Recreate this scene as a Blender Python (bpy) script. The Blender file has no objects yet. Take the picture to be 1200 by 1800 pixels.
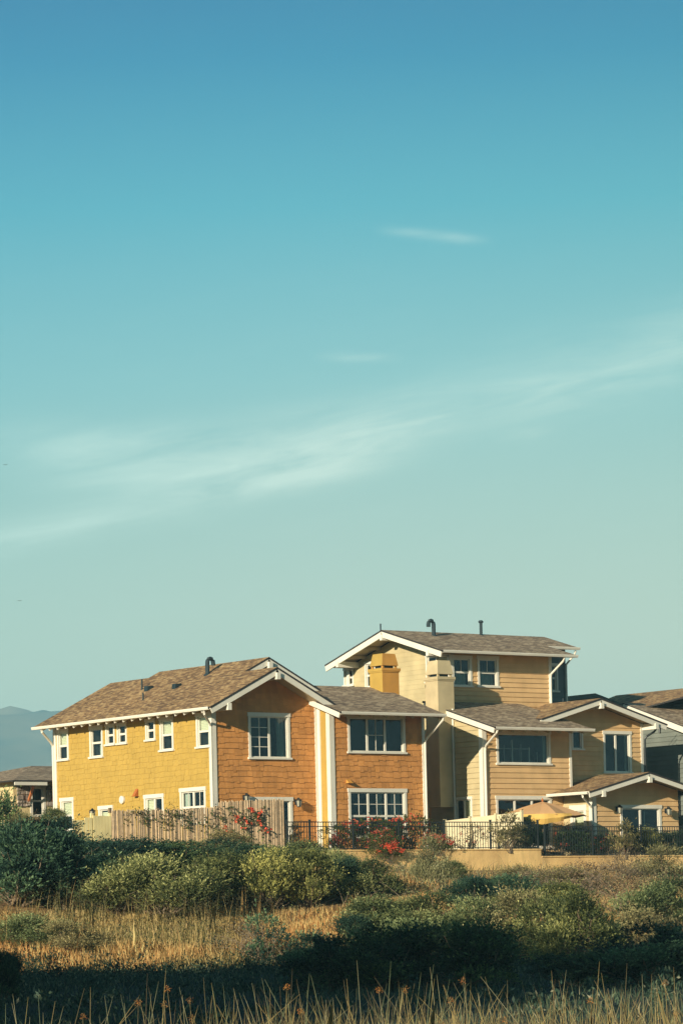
import bpy, math, random
import numpy as np
from mathutils import Vector, Matrix
random.seed(7); RNG = np.random.default_rng(11)
SC = bpy.context.scene; COL = SC.collection
# ------------------------------------------------------------------ measured camera
TH = math.radians(36.7); FP = 5930.0; PHI = .0234; HX, HY = 600., 1635.
CT, ST = math.cos(TH), math.sin(TH)
def ray(px, py):
    dx = px-HX; dy = HY-py
    a = dx*math.cos(PHI)+dy*math.sin(PHI); b = -dx*math.sin(PHI)+dy*math.cos(PHI)
    X, Y, Z = a/FP, 1., b/FP
    return (X*CT+Y*ST, -X*ST+Y*CT, Z)
_r = ray(376, 1420); CU, CV = -129*_r[0], -129*_r[1]
def F(px, py, v):                 # point of a front-facing plane (y = v): (x, z)
    r = ray(px, py); t = (v-CV)/r[1]; return CU+t*r[0], t*r[2]
def S(px, py, u):                 # point of a left-facing plane (x = u): (y, z)
    r = ray(px, py); t = (u-CU)/r[0]; return CV+t*r[1], t*r[2]
def H(X, Y):                      # camera-aligned ground plan -> world
    return CU+X*CT+Y*ST, CV-X*ST+Y*CT
def XY(u, v):
    a, b = u-CU, v-CV; return a*CT-b*ST, a*ST+b*CT
SUN = Vector((-2.6, -1.0, .80)).normalized()
# ------------------------------------------------------------------ materials
MATS = {}
def newmat(name):
    m = bpy.data.materials.new(name); m.use_nodes = True
    nt = m.node_tree; nt.nodes.clear()
    out = nt.nodes.new('ShaderNodeOutputMaterial'); b = nt.nodes.new('ShaderNodeBsdfPrincipled')
    nt.links.new(b.outputs[0], out.inputs[0]); MATS[name] = m
    return m, nt, b, out
def N(nt, typ, **kw):
    n = nt.nodes.new(typ)
    for k, v in kw.items():
        if k.startswith('i_'): n.inputs[k[2:].replace('_', ' ')].default_value = v
        else: setattr(n, k, v)
    return n
def ramp(nt, fac, stops):
    r = nt.nodes.new('ShaderNodeValToRGB'); e = r.color_ramp.elements
    while len(e) < len(stops): e.new(.5)
    for q, (p, c) in zip(e, stops):
        q.position = p; q.color = (*c, 1) if len(c) == 3 else c
    nt.links.new(fac, r.inputs[0]); return r.outputs[0]
def mixc(nt, fac, a, b, mode='MIX'):
    m = nt.nodes.new('ShaderNodeMix'); m.data_type = 'RGBA'; m.blend_type = mode
    for k, v in ((0, fac), (6, a), (7, b)):
        if hasattr(v, 'is_linked'): nt.links.new(v, m.inputs[k])
        elif k == 0: m.inputs[0].default_value = v
        else: m.inputs[k].default_value = (*v, 1)
    return m.outputs[2]
def paint(name, col, rough=.6, var=.12, scale=1.5, island=0., bump=0., stain=.0, spec=.3):
    m, nt, b, o = newmat(name)
    tc = N(nt, 'ShaderNodeNewGeometry'); 
    n1 = N(nt, 'ShaderNodeTexNoise', i_Scale=scale, i_Detail=5.); nt.links.new(tc.outputs['Position'], n1.inputs['Vector'])
    lo = tuple(c*(1-var) for c in col); hi = tuple(min(1, c*(1+var)) for c in col)
    c = ramp(nt, n1.outputs['Fac'], [(.3, lo), (.7, hi)])
    if island:
        r = ramp(nt, tc.outputs['Random Per Island'], [(0, (1-island,)*3), (1, (1+island*.6,)*3)])
        c = mixc(nt, 1., c, r, 'MULTIPLY')
    if stain:
        mp = N(nt, 'ShaderNodeMapping'); mp.inputs['Scale'].default_value = (1.4, 1.4, .22)
        nt.links.new(tc.outputs['Position'], mp.inputs[0])
        n2 = N(nt, 'ShaderNodeTexNoise', i_Scale=2.2, i_Detail=6.); nt.links.new(mp.outputs[0], n2.inputs['Vector'])
        f = ramp(nt, n2.outputs['Fac'], [(.45, (1,)*3), (.8, (1-stain,)*3)])
        c = mixc(nt, 1., c, f, 'MULTIPLY')
    nt.links.new(c, b.inputs['Base Color'])
    b.inputs['Roughness'].default_value = rough; b.inputs['Specular IOR Level'].default_value = spec
    if bump:
        n3 = N(nt, 'ShaderNodeTexNoise', i_Scale=22., i_Detail=4.); nt.links.new(tc.outputs['Position'], n3.inputs['Vector'])
        bp = N(nt, 'ShaderNodeBump', i_Strength=bump, i_Distance=.02); nt.links.new(n3.outputs['Fac'], bp.inputs['Height'])
        nt.links.new(bp.outputs[0], b.inputs['Normal'])
    return m
paint('yellow', (0.447, 0.292, 0.061), island=.035, var=.06, stain=.10, bump=.3)
paint('yellow_smooth', (0.427, 0.274, 0.057), stain=.08)
paint('orange', (0.584, 0.260, 0.073), island=.14, stain=.22, bump=.3)
paint('ochre', (0.546, 0.264, 0.053), stain=.1)
paint('cream', (0.493, 0.406, 0.220), stain=.08, island=.03)
paint('cream_smooth', (0.508, 0.410, 0.234), stain=.1)
paint('tan', (0.658, 0.424, 0.194), stain=.10, island=.07)
paint('white_paint', (0.709, 0.669, 0.551), var=.05, stain=.08, rough=.45)
paint('cottage_wall', (0.668, 0.527, 0.263), stain=.15)
paint('shaded_siding', (.13, .155, .15), stain=.1, island=.05)
paint('sage', (0.153, 0.170, 0.141), stain=.1, island=.05)
paint('dark_metal', (.018, .024, .024), rough=.45, spec=.5)
paint('pipe_metal', (.02, .035, .04), rough=.5)
paint('roof_edge', (.035, .032, .03), rough=.8)
paint('interior', (.05, .055, .05), rough=.9)
paint('blind', (.70, .66, .46), var=.04)
paint('curtain', (.42, .45, .36), var=.1, scale=6)
paint('soffit', (.42, .34, .2), var=.1)
paint('copper', (.42, .13, .03), rough=.5)
paint('concrete', (0.848, 0.540, 0.222), var=.25, scale=.8, stain=.35, bump=.6)
paint('bark', (.09, .065, .045), var=.3, scale=9, bump=.6)
paint('twig', (.20, .15, .095), var=.3, scale=9)
paint('canvas_tan', (.58, .34, .16), var=.06)
paint('canvas_yellow', (0.583, 0.369, 0.093), var=.06)
paint('fence_cream', (0.599, 0.518, 0.317), var=.06, stain=.12)
paint('gate_paint', (0.777, 0.651, 0.315), stain=.1)
paint('bamboo', (0.545, 0.393, 0.232), island=.45, var=.2, scale=7, rough=.6)
paint('lantern_glass', (.35, .33, .24), rough=.2)
paint('brace_paint', (.50, .17, .06))
paint('stone', (.34, .28, .22), island=.5, scale=5, var=.4, bump=.8)
paint('bird_black', (.02, .02, .02))
def roofmat(name, cols):
    m, nt, b, o = newmat(name)
    uv = N(nt, 'ShaderNodeUVMap')
    bk = N(nt, 'ShaderNodeTexBrick', i_Scale=1., i_Mortar_Size=.006, i_Mortar_Smooth=.3, i_Bias=0.)
    bk.inputs['Brick Width'].default_value = .26; bk.inputs['Row Height'].default_value = .13
    bk.inputs['Color1'].default_value = (0, 0, 0, 1); bk.inputs['Color2'].default_value = (1, 1, 1, 1); bk.inputs['Mortar'].default_value = (.3, .3, .3, 1)
    nt.links.new(uv.outputs[0], bk.inputs['Vector'])
    mp = N(nt, 'ShaderNodeMapping'); mp.inputs['Scale'].default_value = (4.2, 9.5, 1)
    nt.links.new(uv.outputs[0], mp.inputs[0])
    n0 = N(nt, 'ShaderNodeTexNoise', i_Scale=1., i_Detail=4.); nt.links.new(mp.outputs[0], n0.inputs['Vector'])
    ad = N(nt, 'ShaderNodeMath', operation='MULTIPLY_ADD'); ad.inputs[1].default_value = .42
    nt.links.new(bk.outputs['Color'], ad.inputs[0]); nt.links.new(n0.outputs['Fac'], ad.inputs[2])
    c = ramp(nt, ad.outputs[0], [(.38, cols[0]), (.62, cols[1]), (.78, cols[2]), (.98, cols[3])])
    n2 = N(nt, 'ShaderNodeTexNoise', i_Scale=.35, i_Detail=3.); nt.links.new(uv.outputs[0], n2.inputs['Vector'])
    c = mixc(nt, 1., c, ramp(nt, n2.outputs['Fac'], [(.3, (.82,)*3), (.7, (1.15,)*3)]), 'MULTIPLY')
    c = mixc(nt, bk.outputs['Fac'], c, (.03, .025, .02))
    nt.links.new(c, b.inputs['Base Color']); b.inputs['Roughness'].default_value = .9
    bp = N(nt, 'ShaderNodeBump', i_Strength=.7, i_Distance=.02); nt.links.new(ad.outputs[0], bp.inputs['Height'])
    nt.links.new(bp.outputs[0], b.inputs['Normal'])
    return m
roofmat('shingles', [(.10, .056, .026), (.21, .12, .05), (.33, .20, .082), (.46, .31, .14)])
roofmat('shingles_grey', [(.12, .08, .048), (.23, .16, .095), (.36, .265, .16), (.52, .40, .25)])
def glassmat(name, tint=(.80, .87, .86), amt=.75):
    m, nt, b, o = newmat(name); nt.nodes.remove(b)
    tr = N(nt, 'ShaderNodeBsdfTransparent'); tr.inputs[0].default_value = (*tint, 1)
    gl = N(nt, 'ShaderNodeBsdfGlossy', i_Roughness=.03); gl.inputs[0].default_value = (.9, .95, 1, 1)
    fr = N(nt, 'ShaderNodeFresnel', i_IOR=1.6)
    tc = N(nt, 'ShaderNodeNewGeometry'); n = N(nt, 'ShaderNodeTexNoise', i_Scale=.9, i_Detail=1.)
    nt.links.new(tc.outputs['Position'], n.inputs['Vector'])
    bp = N(nt, 'ShaderNodeBump', i_Strength=.25, i_Distance=.05); nt.links.new(n.outputs['Fac'], bp.inputs['Height'])
    nt.links.new(bp.outputs[0], gl.inputs['Normal'])
    mx = N(nt, 'ShaderNodeMixShader')
    nt.links.new(fr.outputs[0], mx.inputs[0]); nt.links.new(tr.outputs[0], mx.inputs[1]); nt.links.new(gl.outputs[0], mx.inputs[2])
    nt.links.new(mx.outputs[0], o.inputs[0]); return m
glassmat('glass')
def leafmat(name, stops, trans=.25, patch=None, pscale=.25, tone=False):
    m, nt, b, o = newmat(name)
    g = N(nt, 'ShaderNodeNewGeometry')
    oi = N(nt, 'ShaderNodeObjectInfo'); rn = g.outputs['Random Per Island']
    if tone:
        at = N(nt, 'ShaderNodeAttribute', attribute_name='tone'); rn = at.outputs['Fac']
    if name.startswith('reed'):
        ad = N(nt, 'ShaderNodeMath', operation='ADD'); nt.links.new(rn, ad.inputs[0]); nt.links.new(oi.outputs['Random'], ad.inputs[1])
        fr = N(nt, 'ShaderNodeMath', operation='FRACT'); nt.links.new(ad.outputs[0], fr.inputs[0]); rn = fr.outputs[0]
    c = ramp(nt, rn, stops)
    c = mixc(nt, 1., c, ramp(nt, oi.outputs['Random'], [(0, (.72, .84, .9)), (.5, (1, 1, 1)), (1, (1.25, 1.12, .8))]), 'MULTIPLY')
    if patch:
        n = N(nt, 'ShaderNodeTexNoise', i_Scale=pscale, i_Detail=3.); nt.links.new(g.outputs['Position'], n.inputs['Vector'])
        f = ramp(nt, n.outputs['Fac'], [(.47, (0,)*3), (.62, (1,)*3)])
        c2 = ramp(nt, g.outputs['Random Per Island'], patch)
        c = mixc(nt, f, c, c2)
    nt.links.new(c, b.inputs['Base Color']); b.inputs['Roughness'].default_value = .65; b.inputs['Specular IOR Level'].default_value = .25
    t = N(nt, 'ShaderNodeBsdfTranslucent'); nt.links.new(c, t.inputs[0])
    mx = N(nt, 'ShaderNodeMixShader'); mx.inputs[0].default_value = trans
    nt.links.new(b.outputs[0], mx.inputs[1]); nt.links.new(t.outputs[0], mx.inputs[2]); nt.links.new(mx.outputs[0], o.inputs[0])
    return m
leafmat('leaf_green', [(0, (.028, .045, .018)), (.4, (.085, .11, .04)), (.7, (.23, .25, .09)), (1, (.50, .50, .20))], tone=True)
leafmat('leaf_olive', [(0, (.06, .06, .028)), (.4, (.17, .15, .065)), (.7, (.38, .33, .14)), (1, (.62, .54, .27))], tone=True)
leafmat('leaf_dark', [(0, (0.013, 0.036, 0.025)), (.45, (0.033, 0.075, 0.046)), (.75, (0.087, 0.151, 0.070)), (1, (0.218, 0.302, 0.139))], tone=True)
leafmat('leaf_dry', [(0, (.10, .07, .045)), (.5, (.28, .19, .11)), (1, (.55, .42, .26))], tone=True)
leafmat('leaf_rose', [(0, (0.042, 0.070, 0.022)), (.6, (0.098, 0.140, 0.042)), (1, (0.252, 0.210, 0.070))])
leafmat('petal_red', [(0, (.50, .05, .03)), (.5, (.74, .12, .07)), (1, (.88, .28, .18))], trans=.3)
leafmat('leaf_scrub', [(0, (0.078, 0.078, 0.039)), (.35, (0.168, 0.157, 0.067)), (.6, (0.291, 0.213, 0.112)), (.8, (0.246, 0.269, 0.101)), (1, (0.515, 0.403, 0.224))])
leafmat('grass_dry', [(0, (0.466, 0.222, 0.074)), (.5, (0.751, 0.399, 0.136)), (1, (0.751, 0.620, 0.245))], trans=.3,
        patch=[(0, (0.158, 0.164, 0.054)), (.5, (0.347, 0.285, 0.108)), (1, (0.662, 0.484, 0.216))], pscale=.16)
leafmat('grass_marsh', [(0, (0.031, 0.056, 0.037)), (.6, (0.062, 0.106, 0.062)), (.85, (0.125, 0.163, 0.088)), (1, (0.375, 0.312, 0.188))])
leafmat('reed_skin', [(0, (0.094, 0.064, 0.033)), (.2, (0.177, 0.145, 0.071)), (.4, (0.284, 0.220, 0.109)), (.75, (0.177, 0.191, 0.092)), (1, (0.366, 0.301, 0.163))], trans=.1)
leafmat('reed_seed', [(0, (.20, .08, .025)), (.5, (.36, .15, .045)), (1, (.48, .27, .09))])
leafmat('tree_leaf', [(0, (0.036, 0.060, 0.018)), (.5, (0.084, 0.108, 0.030)), (1, (0.168, 0.180, 0.060))])
def groundmat():
    m, nt, b, o = newmat('soil')
    g = N(nt, 'ShaderNodeNewGeometry')
    n = N(nt, 'ShaderNodeTexNoise', i_Scale=.35, i_Detail=8.); nt.links.new(g.outputs['Position'], n.inputs['Vector'])
    c = ramp(nt, n.outputs['Fac'], [(.35, (.16, .10, .05)), (.5, (.30, .19, .085)), (.68, (.42, .29, .14))])
    n2 = N(nt, 'ShaderNodeTexNoise', i_Scale=7., i_Detail=6.); nt.links.new(g.outputs['Position'], n2.inputs['Vector'])
    c = mixc(nt, 1., c, ramp(nt, n2.outputs['Fac'], [(.3, (.6,)*3), (.7, (1.15,)*3)]), 'MULTIPLY')
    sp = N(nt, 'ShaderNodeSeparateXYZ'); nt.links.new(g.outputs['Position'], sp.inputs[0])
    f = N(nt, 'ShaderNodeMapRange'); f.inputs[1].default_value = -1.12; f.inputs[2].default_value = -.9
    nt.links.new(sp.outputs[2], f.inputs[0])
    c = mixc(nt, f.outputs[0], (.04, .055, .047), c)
    nt.links.new(c, b.inputs['Base Color']); b.inputs['Roughness'].default_value = 1.; b.inputs['Specular IOR Level'].default_value = .1
    bp = N(nt, 'ShaderNodeBump', i_Strength=.8, i_Distance=.1); nt.links.new(n2.outputs['Fac'], bp.inputs['Height']); nt.links.new(bp.outputs[0], b.inputs['Normal'])
groundmat()
def hillmat():
    m, nt, b, o = newmat('hill_cover')
    g = N(nt, 'ShaderNodeNewGeometry')
    n = N(nt, 'ShaderNodeTexNoise', i_Scale=.006, i_Detail=8.); nt.links.new(g.outputs['Position'], n.inputs['Vector'])
    c = ramp(nt, n.outputs['Fac'], [(.44, (.035, .05, .025)), (.56, (.12, .11, .055)), (.68, (.24, .20, .11))])
    nt.links.new(c, b.inputs['Base Color']); b.inputs['Roughness'].default_value = 1.; b.inputs['Specular IOR Level'].default_value = 0.
hillmat()
# ------------------------------------------------------------------ object helpers
LOC = {}
def props(o, label=None, cat=None, group=None, kind=None):
    for k, v in (('label', label), ('category', cat), ('group', group), ('kind', kind)):
        if v: o[k] = v
    return o
def thing(name, loc, label, cat, group=None, kind=None):
    o = bpy.data.objects.new(name, None); COL.objects.link(o); o.location = loc
    o.empty_display_size = .3; LOC[o.name] = Vector(loc); return props(o, label, cat, group, kind)
def link_mesh(name, me, parent=None, loc=None):
    o = bpy.data.objects.new(name, me); COL.objects.link(o)
    if parent: o.parent = parent; LOC[o.name] = LOC[parent.name]
    else: o.location = loc or (0, 0, 0); LOC[o.name] = Vector(loc or (0, 0, 0))
    return o
class MB:
    def __init__(s): s.v = []; s.f = []; s.m = []; s.uv = {}
    def poly(s, pts, mi=0, uv=None):
        n = len(s.v); s.v += [tuple(p) for p in pts]; s.f.append(tuple(range(n, n+len(pts)))); s.m.append(mi)
        if uv: s.uv[len(s.f)-1] = uv
    def box(s, a, b, mi=0):
        (x0, y0, z0), (x1, y1, z1) = [tuple(min(p, q) for p, q in zip(a, b)), tuple(max(p, q) for p, q in zip(a, b))]
        n = len(s.v); s.v += [(x0,y0,z0),(x1,y0,z0),(x1,y1,z0),(x0,y1,z0),(x0,y0,z1),(x1,y0,z1),(x1,y1,z1),(x0,y1,z1)]
        for q in ((0,3,2,1),(4,5,6,7),(0,1,5,4),(1,2,6,5),(2,3,7,6),(3,0,4,7)): s.f.append(tuple(n+i for i in q)); s.m.append(mi)
    def prism(s, pts, vec, mi=0, side=None, uv=None):     # polygon extruded by vec
        n = len(s.v); k = len(pts); vec = Vector(vec)
        s.v += [tuple(p) for p in pts]+[tuple(Vector(p)+vec) for p in pts]
        s.f.append(tuple(range(n, n+k))); s.m.append(mi)
        if uv: s.uv[len(s.f)-1] = uv
        s.f.append(tuple(range(n+2*k-1, n+k-1, -1))); s.m.append(side if side is not None else mi)
        for i in range(k):
            j = (i+1) % k; s.f.append((n+j, n+i, n+k+i, n+k+j)); s.m.append(side if side is not None else mi)
    def beam(s, a, b, w, h, up=(0, 0, 1), mi=0):           # rectangular bar a->b, w sideways, h along up (hanging below the line)
        a = Vector(a); b = Vector(b); d = (b-a).normalized(); sd = d.cross(Vector(up)).normalized()*w*.5; U = sd.cross(d).normalized()*h
        s.prism([a-sd, a+sd, a+sd-U, a-sd-U], b-a, mi)
    def tube(s, pts, r, n=8, mi=0, cap=True):
        pts = [Vector(p) for p in pts]; rs = r if isinstance(r, (list, tuple)) else [r]*len(pts); base = len(s.v)
        for i, p in enumerate(pts):
            d = (pts[min(i+1, len(pts)-1)]-pts[max(i-1, 0)]).normalized()
            a = d.cross(Vector((0, 0, 1)) if abs(d.z) < .9 else Vector((0, 1, 0))).normalized(); b = d.cross(a)
            for k in range(n):
                t = 2*math.pi*k/n; s.v.append(tuple(p+(a*math.cos(t)+b*math.sin(t))*rs[i]))
        for i in range(len(pts)-1):
            for k in range(n):
                q = base+i*n; s.f.append((q+k, q+(k+1) % n, q+n+(k+1) % n, q+n+k)); s.m.append(mi)
        if cap:
            s.f.append(tuple(range(base+n-1, base-1, -1))); s.m.append(mi)
            q = base+(len(pts)-1)*n; s.f.append(tuple(range(q, q+n))); s.m.append(mi)
    def build(s, name, mats, parent=None, label=None, loc=None):
        mats = [mats] if isinstance(mats, str) else mats
        me = bpy.data.meshes.new(name); L = LOC[parent.name] if parent else Vector(loc or (0, 0, 0))
        me.from_pydata([(x-L.x, y-L.y, z-L.z) for x, y, z in s.v], [], s.f)
        for m in mats: me.materials.append(MATS[m])
        if len(mats) > 1: me.polygons.foreach_set('material_index', s.m)
        if s.uv:
            ul = me.uv_layers.new(name='UVMap')
            for fi, uvs in s.uv.items():
                for li, q in zip(me.polygons[fi].loop_indices, uvs): ul.data[li].uv = q
        me.update(); o = link_mesh(name, me, parent, loc)
        if label: o['label'] = label
        return o
# wall frames: map (s, z, out) -> world
class Front:
    def __init__(f, v): f.v = v
    def P(f, s, z, o=0.): return (s, f.v-o, z)
    def px(f, l, t, r, b):
        m = (l+r)/2; q = (t+b)/2; return F(l, q, f.v)[0], F(m, b, f.v)[1], F(r, q, f.v)[0], F(m, t, f.v)[1]
    flip = False
class Left:
    def __init__(f, u): f.u = u
    def P(f, s, z, o=0.): return (f.u-o, s, z)
    def px(f, l, t, r, b):
        m = (l+r)/2; q = (t+b)/2; return S(r, q, f.u)[0], S(m, b, f.u)[1], S(l, q, f.u)[0], S(m, t, f.u)[1]
    flip = True
def fbox(mb, fr, s0, z0, s1, z1, o0, o1, mi=0): mb.box(fr.P(s0, z0, o0), fr.P(s1, z1, o1), mi)
def clip(poly, a, b, c):
    out = []
    for i in range(len(poly)):
        p, q = poly[i], poly[(i+1) % len(poly)]; fp = a*p[0]+b*p[1]-c; fq = a*q[0]+b*q[1]-c
        if fp <= 0: out.append(p)
        if fp*fq < 0: t = fp/(fp-fq); out.append((p[0]+t*(q[0]-p[0]), p[1]+t*(q[1]-p[1])))
    return out
def subtract(rects, o):
    res = []
    for (a, b, c, d) in rects:
        x0, y0, x1, y1 = o
        if x1 <= a or x0 >= c or y1 <= b or y0 >= d: res.append((a, b, c, d)); continue
        if a < x0: res.append((a, b, x0, d))
        if c > x1: res.append((x1, b, c, d))
        aa, cc = max(a, x0), min(c, x1)
        if b < y0: res.append((aa, b, cc, y0))
        if d > y1: res.append((aa, y1, cc, d))
    return res
def siding(name, fr, s0, z0, s1, z1, openings, clips, style, mat, parent, course=.2, label=None):
    mb = MB()
    def face(poly, of, lip=False):
        for c in clips: poly = clip(poly, *c); 
        if len(poly) < 3: return
        pts = [fr.P(s, z, of(z)) for s, z in poly]
        if fr.flip: pts.reverse()
        mb.poly(pts)
    base = [(s0, z0, s1, z1)]
    for o in openings: base = subtract(base, o)
    for (a, b, c, d) in base: face([(a, b), (c, b), (c, d), (a, d)], lambda z: 0.)
    k = 0; zb = z0
    while zb < z1:
        zt = min(zb+course, z1)
        if style == 'lap': pcs = [(s0, s1, 0., .034)]
        elif style == 'fine': pcs = [(s0, s1, 0., .010)]
        else:
            pcs = []; x = s0; tk = (.012, .020) if mat == 'yellow' else (.018, .030)
            while x < s1:
                w = random.uniform(.14, .42); pcs.append((x+.007, min(x+w, s1), random.choice([0, 0, .02, .045]) if mat == 'yellow' else random.choice([0, .0, .03, .06]), random.uniform(*tk))); x += w
        for (a, c, dr, th) in pcs:
            if c-a < .02: continue
            zz = zb-dr
            rs = [(a, zz, c, zt)]
            for o in openings: rs = subtract(rs, o)
            of = lambda z: .003+th*(zt-z)/(zt-zz)
            for (p, q, r, t) in rs:
                face([(p, q), (r, q), (r, t), (p, t)], of)
                if abs(q-zz) < 1e-6 and all(cc[0]*(p+r)/2+cc[1]*q <= cc[2] for cc in clips):
                    g = [fr.P(p, q, 0), fr.P(r, q, 0), fr.P(r, q, of(q)), fr.P(p, q, of(q))]
                    if fr.flip: g.reverse()
                    mb.poly(g)
        zb += course; k += 1
    return mb.build(name, mat, parent, label)
def flat_wall(name, fr, pts, mat, parent, o=0.):
    mb = MB(); p = [fr.P(s, z, o) for s, z in pts]; mb.poly(p); return mb.build(name, mat, parent)
# window: outer casing rectangle (s0,z0,s1,z1)
def window(fr, rect, parent, cols=(1,), rows=(1,), muntin=None, blinds=(), curtain=(), cw=.11, head=.15, name='window', sill=True, door=False, label=None, mat='white_paint', open_col=None):
    s0, z0, s1, z1 = rect; mb = MB()
    h = head; sl = .07 if sill else 0
    i0, i1, j0, j1 = s0+cw, s1-cw, z0+sl, z1-h
    fbox(mb, fr, s0-.03, z1-h, s1+.03, z1, 0, .06)
    fbox(mb, fr, s0, z0+sl, s0+cw, z1-h, 0, .045); fbox(mb, fr, s1-cw, z0+sl, s1, z1-h, 0, .045)
    w = mb.build(name, mat, parent, label)
    if sill:
        mb = MB(); fbox(mb, fr, s0-.05, z0, s1+.05, z0+.07, 0, .1); mb.build('sill', mat, w)
    # reveal and room
    mb = MB(); D = -.9; P = fr.P; t = .0
    mb.poly([P(i0-t, j0, 0), P(i1, j0, 0), P(i1, j0, D), P(i0, j0, D)]); mb.poly([P(i0, j1, 0), P(i1, j1, 0), P(i1, j1, D), P(i0, j1, D)])
    mb.poly([P(i0, j0, 0), P(i0, j1, 0), P(i0, j1, D), P(i0, j0, D)]); mb.poly([P(i1, j0, 0), P(i1, j1, 0), P(i1, j1, D), P(i1, j0, D)])
    mb.poly([P(i0, j0, D), P(i1, j0, D), P(i1, j1, D), P(i0, j1, D)]); mb.build('reveal', 'interior', w)
    # sash
    fw = .045; mb = MB(); gl = MB(); cs = [i0]; tot = sum(cols)
    for c in cols: cs.append(cs[-1]+(i1-i0)*c/tot)
    rs = [j0]; tot = sum(rows)
    for r in rows: rs.append(rs[-1]+(j1-j0)*r/tot)
    fbox(mb, fr, i0, j0, i1, j0+fw, -.07, -.01); fbox(mb, fr, i0, j1-fw, i1, j1, -.07, -.01)
    fbox(mb, fr, i0, j0+fw, i0+fw, j1-fw, -.07, -.01); fbox(mb, fr, i1-fw, j0+fw, i1, j1-fw, -.07, -.01)
    for c in cs[1:-1]: fbox(mb, fr, c-fw, j0+fw, c+fw, j1-fw, -.067, -.007)
    for r in rs[1:-1]: fbox(mb, fr, i0+fw, r-fw*.9, i1-fw, r+fw*.9, -.069, -.012)
    if muntin:
        for (ci, ri, nx, ny) in muntin:
            a, c, b, d = cs[ci]+fw, cs[ci+1]-fw, rs[ri]+fw, rs[ri+1]-fw
            for k in range(1, nx): x = a+(c-a)*k/nx; fbox(mb, fr, x-.012, b, x+.012, d, -.055, -.03)
            for k in range(1, ny): y = b+(d-b)*k/ny; fbox(mb, fr, a, y-.012, c, y+.012, -.056, -.031)
    mb.build('frame', mat, w)
    for ci in range(len(cols)):
        for ri in range(len(rows)):
            if open_col == ci: continue
            gl.poly((lambda q: q[::-1] if fr.flip else q)([P(cs[ci]+fw*.5, rs[ri]+fw*.5, -.043), P(cs[ci+1]-fw*.5, rs[ri]+fw*.5, -.043), P(cs[ci+1]-fw*.5, rs[ri+1]-fw*.5, -.043), P(cs[ci]+fw*.5, rs[ri+1]-fw*.5, -.043)]))
    if gl.f: gl.build('pane', 'glass', w)
    for (ci, ri, f0, f1) in blinds:
        a, c, b, d = cs[ci]+.01, cs[ci+1]-.01, rs[ri], rs[ri+1]; mb = MB(); bb = b+(d-b)*f0; dd = b+(d-b)*f1
        n = max(2, int((dd-bb)/.06))
        for k in range(n):
            y0 = bb+(dd-bb)*k/n; y1 = bb+(dd-bb)*(k+1)/n; mb.poly([P(a, y0, -.10), P(c, y0, -.10), P(c, y1, -.115), P(a, y1, -.115)])
        mb.build('blind', 'blind', w)
    for (ci, ri, f0, f1) in curtain:
        a, c, b, d = cs[ci], cs[ci+1], rs[ri], rs[ri+1]; mb = MB(); aa = a+(c-a)*f0; cc = a+(c-a)*f1; n = max(3, int((cc-aa)/.05))
        for k in range(n):
            x0 = aa+(cc-aa)*k/n; x1 = aa+(cc-aa)*(k+1)/n; o = -.13-(k % 2)*.04; o2 = -.13-((k+1) % 2)*.04
            mb.poly([P(x0, b, o), P(x1, b, o2), P(x1, d, o2), P(x0, d, o)])
        mb.build('curtain', 'curtain', w)
    return w, (i0, j0, i1, j1)
def inner(rect, cw=.11, head=.15, sl=.07): return (rect[0]+cw, rect[1]+sl, rect[2]-cw, rect[3]-head)
# roofs
def roof(name, pts, parent, mat='shingles', th=.07, label=None):
    P = [Vector(p) for p in pts]; n = Vector((0, 0, 0))
    for i in range(len(P)): n += P[i].cross(P[(i+1) % len(P)])
    n.normalize()
    if n.z < 0: P.reverse(); n = -n
    h = Vector((0, 0, 1)).cross(n).normalized(); up = n.cross(h)
    uv = [(p.dot(h), p.dot(up)) for p in P]
    mb = MB(); mb.prism(P, -n*th, 0, 1, uv); return mb.build(name, [mat, 'roof_edge'], parent, label)
def boards(name, items, mat, parent, label=None):
    mb = MB()
    for it in items: mb.beam(*it)
    return mb.build(name, mat, parent, label)
def gutter(p, q, parent, down=None):
    mb = MB(); p = Vector(p); q = Vector(q); d = (q-p).normalized(); s = d.cross(Vector((0, 0, 1))).normalized()
    prof = [(-.06, 0), (-.06, -.11), (.04, -.11), (.065, -.04), (.065, 0), (.05, 0), (.05, -.09), (-.045, -.09), (-.045, 0)]
    mb.prism([p+s*a+Vector((0, 0, b)) for a, b in prof], q-p)
    g = mb.build('gutter', 'white_paint', parent)
    if down:
        mb = MB(); mb.tube(down, .045, 8); mb.build('downspout', 'white_paint', g)
    return g
def vpipe(name, base, h, r, parent, hook=0, mat='pipe_metal'):
    mb = MB(); x, y, z = base
    if hook:
        pts = [(x, y, z-.1), (x, y, z+h-.17)]
        for k in range(7):
            t = math.pi*k/6; pts.append((x+hook*(.14-.14*math.cos(t)), y, z+h-.17+.17*math.sin(t)))
        pts.append((x+hook*.28, y, z+h-.27)); mb.tube(pts, r, 10)
    else:
        mb.tube([(x, y, z-.1), (x, y, z+h)], r, 10)
        if r > .04: mb.tube([(x, y, z+h-.1), (x, y, z+h-.06), (x, y, z+h-.02), (x, y, z+h+.02)], [r*1.1, r*1.7, r*1.7, r], 10)
    mb.tube([(x, y, z-.08), (x, y, z+.03)], [r*2.2, r*1.15], 10)
    return mb.build(name, mat, parent)
G0 = 3.0
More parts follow.
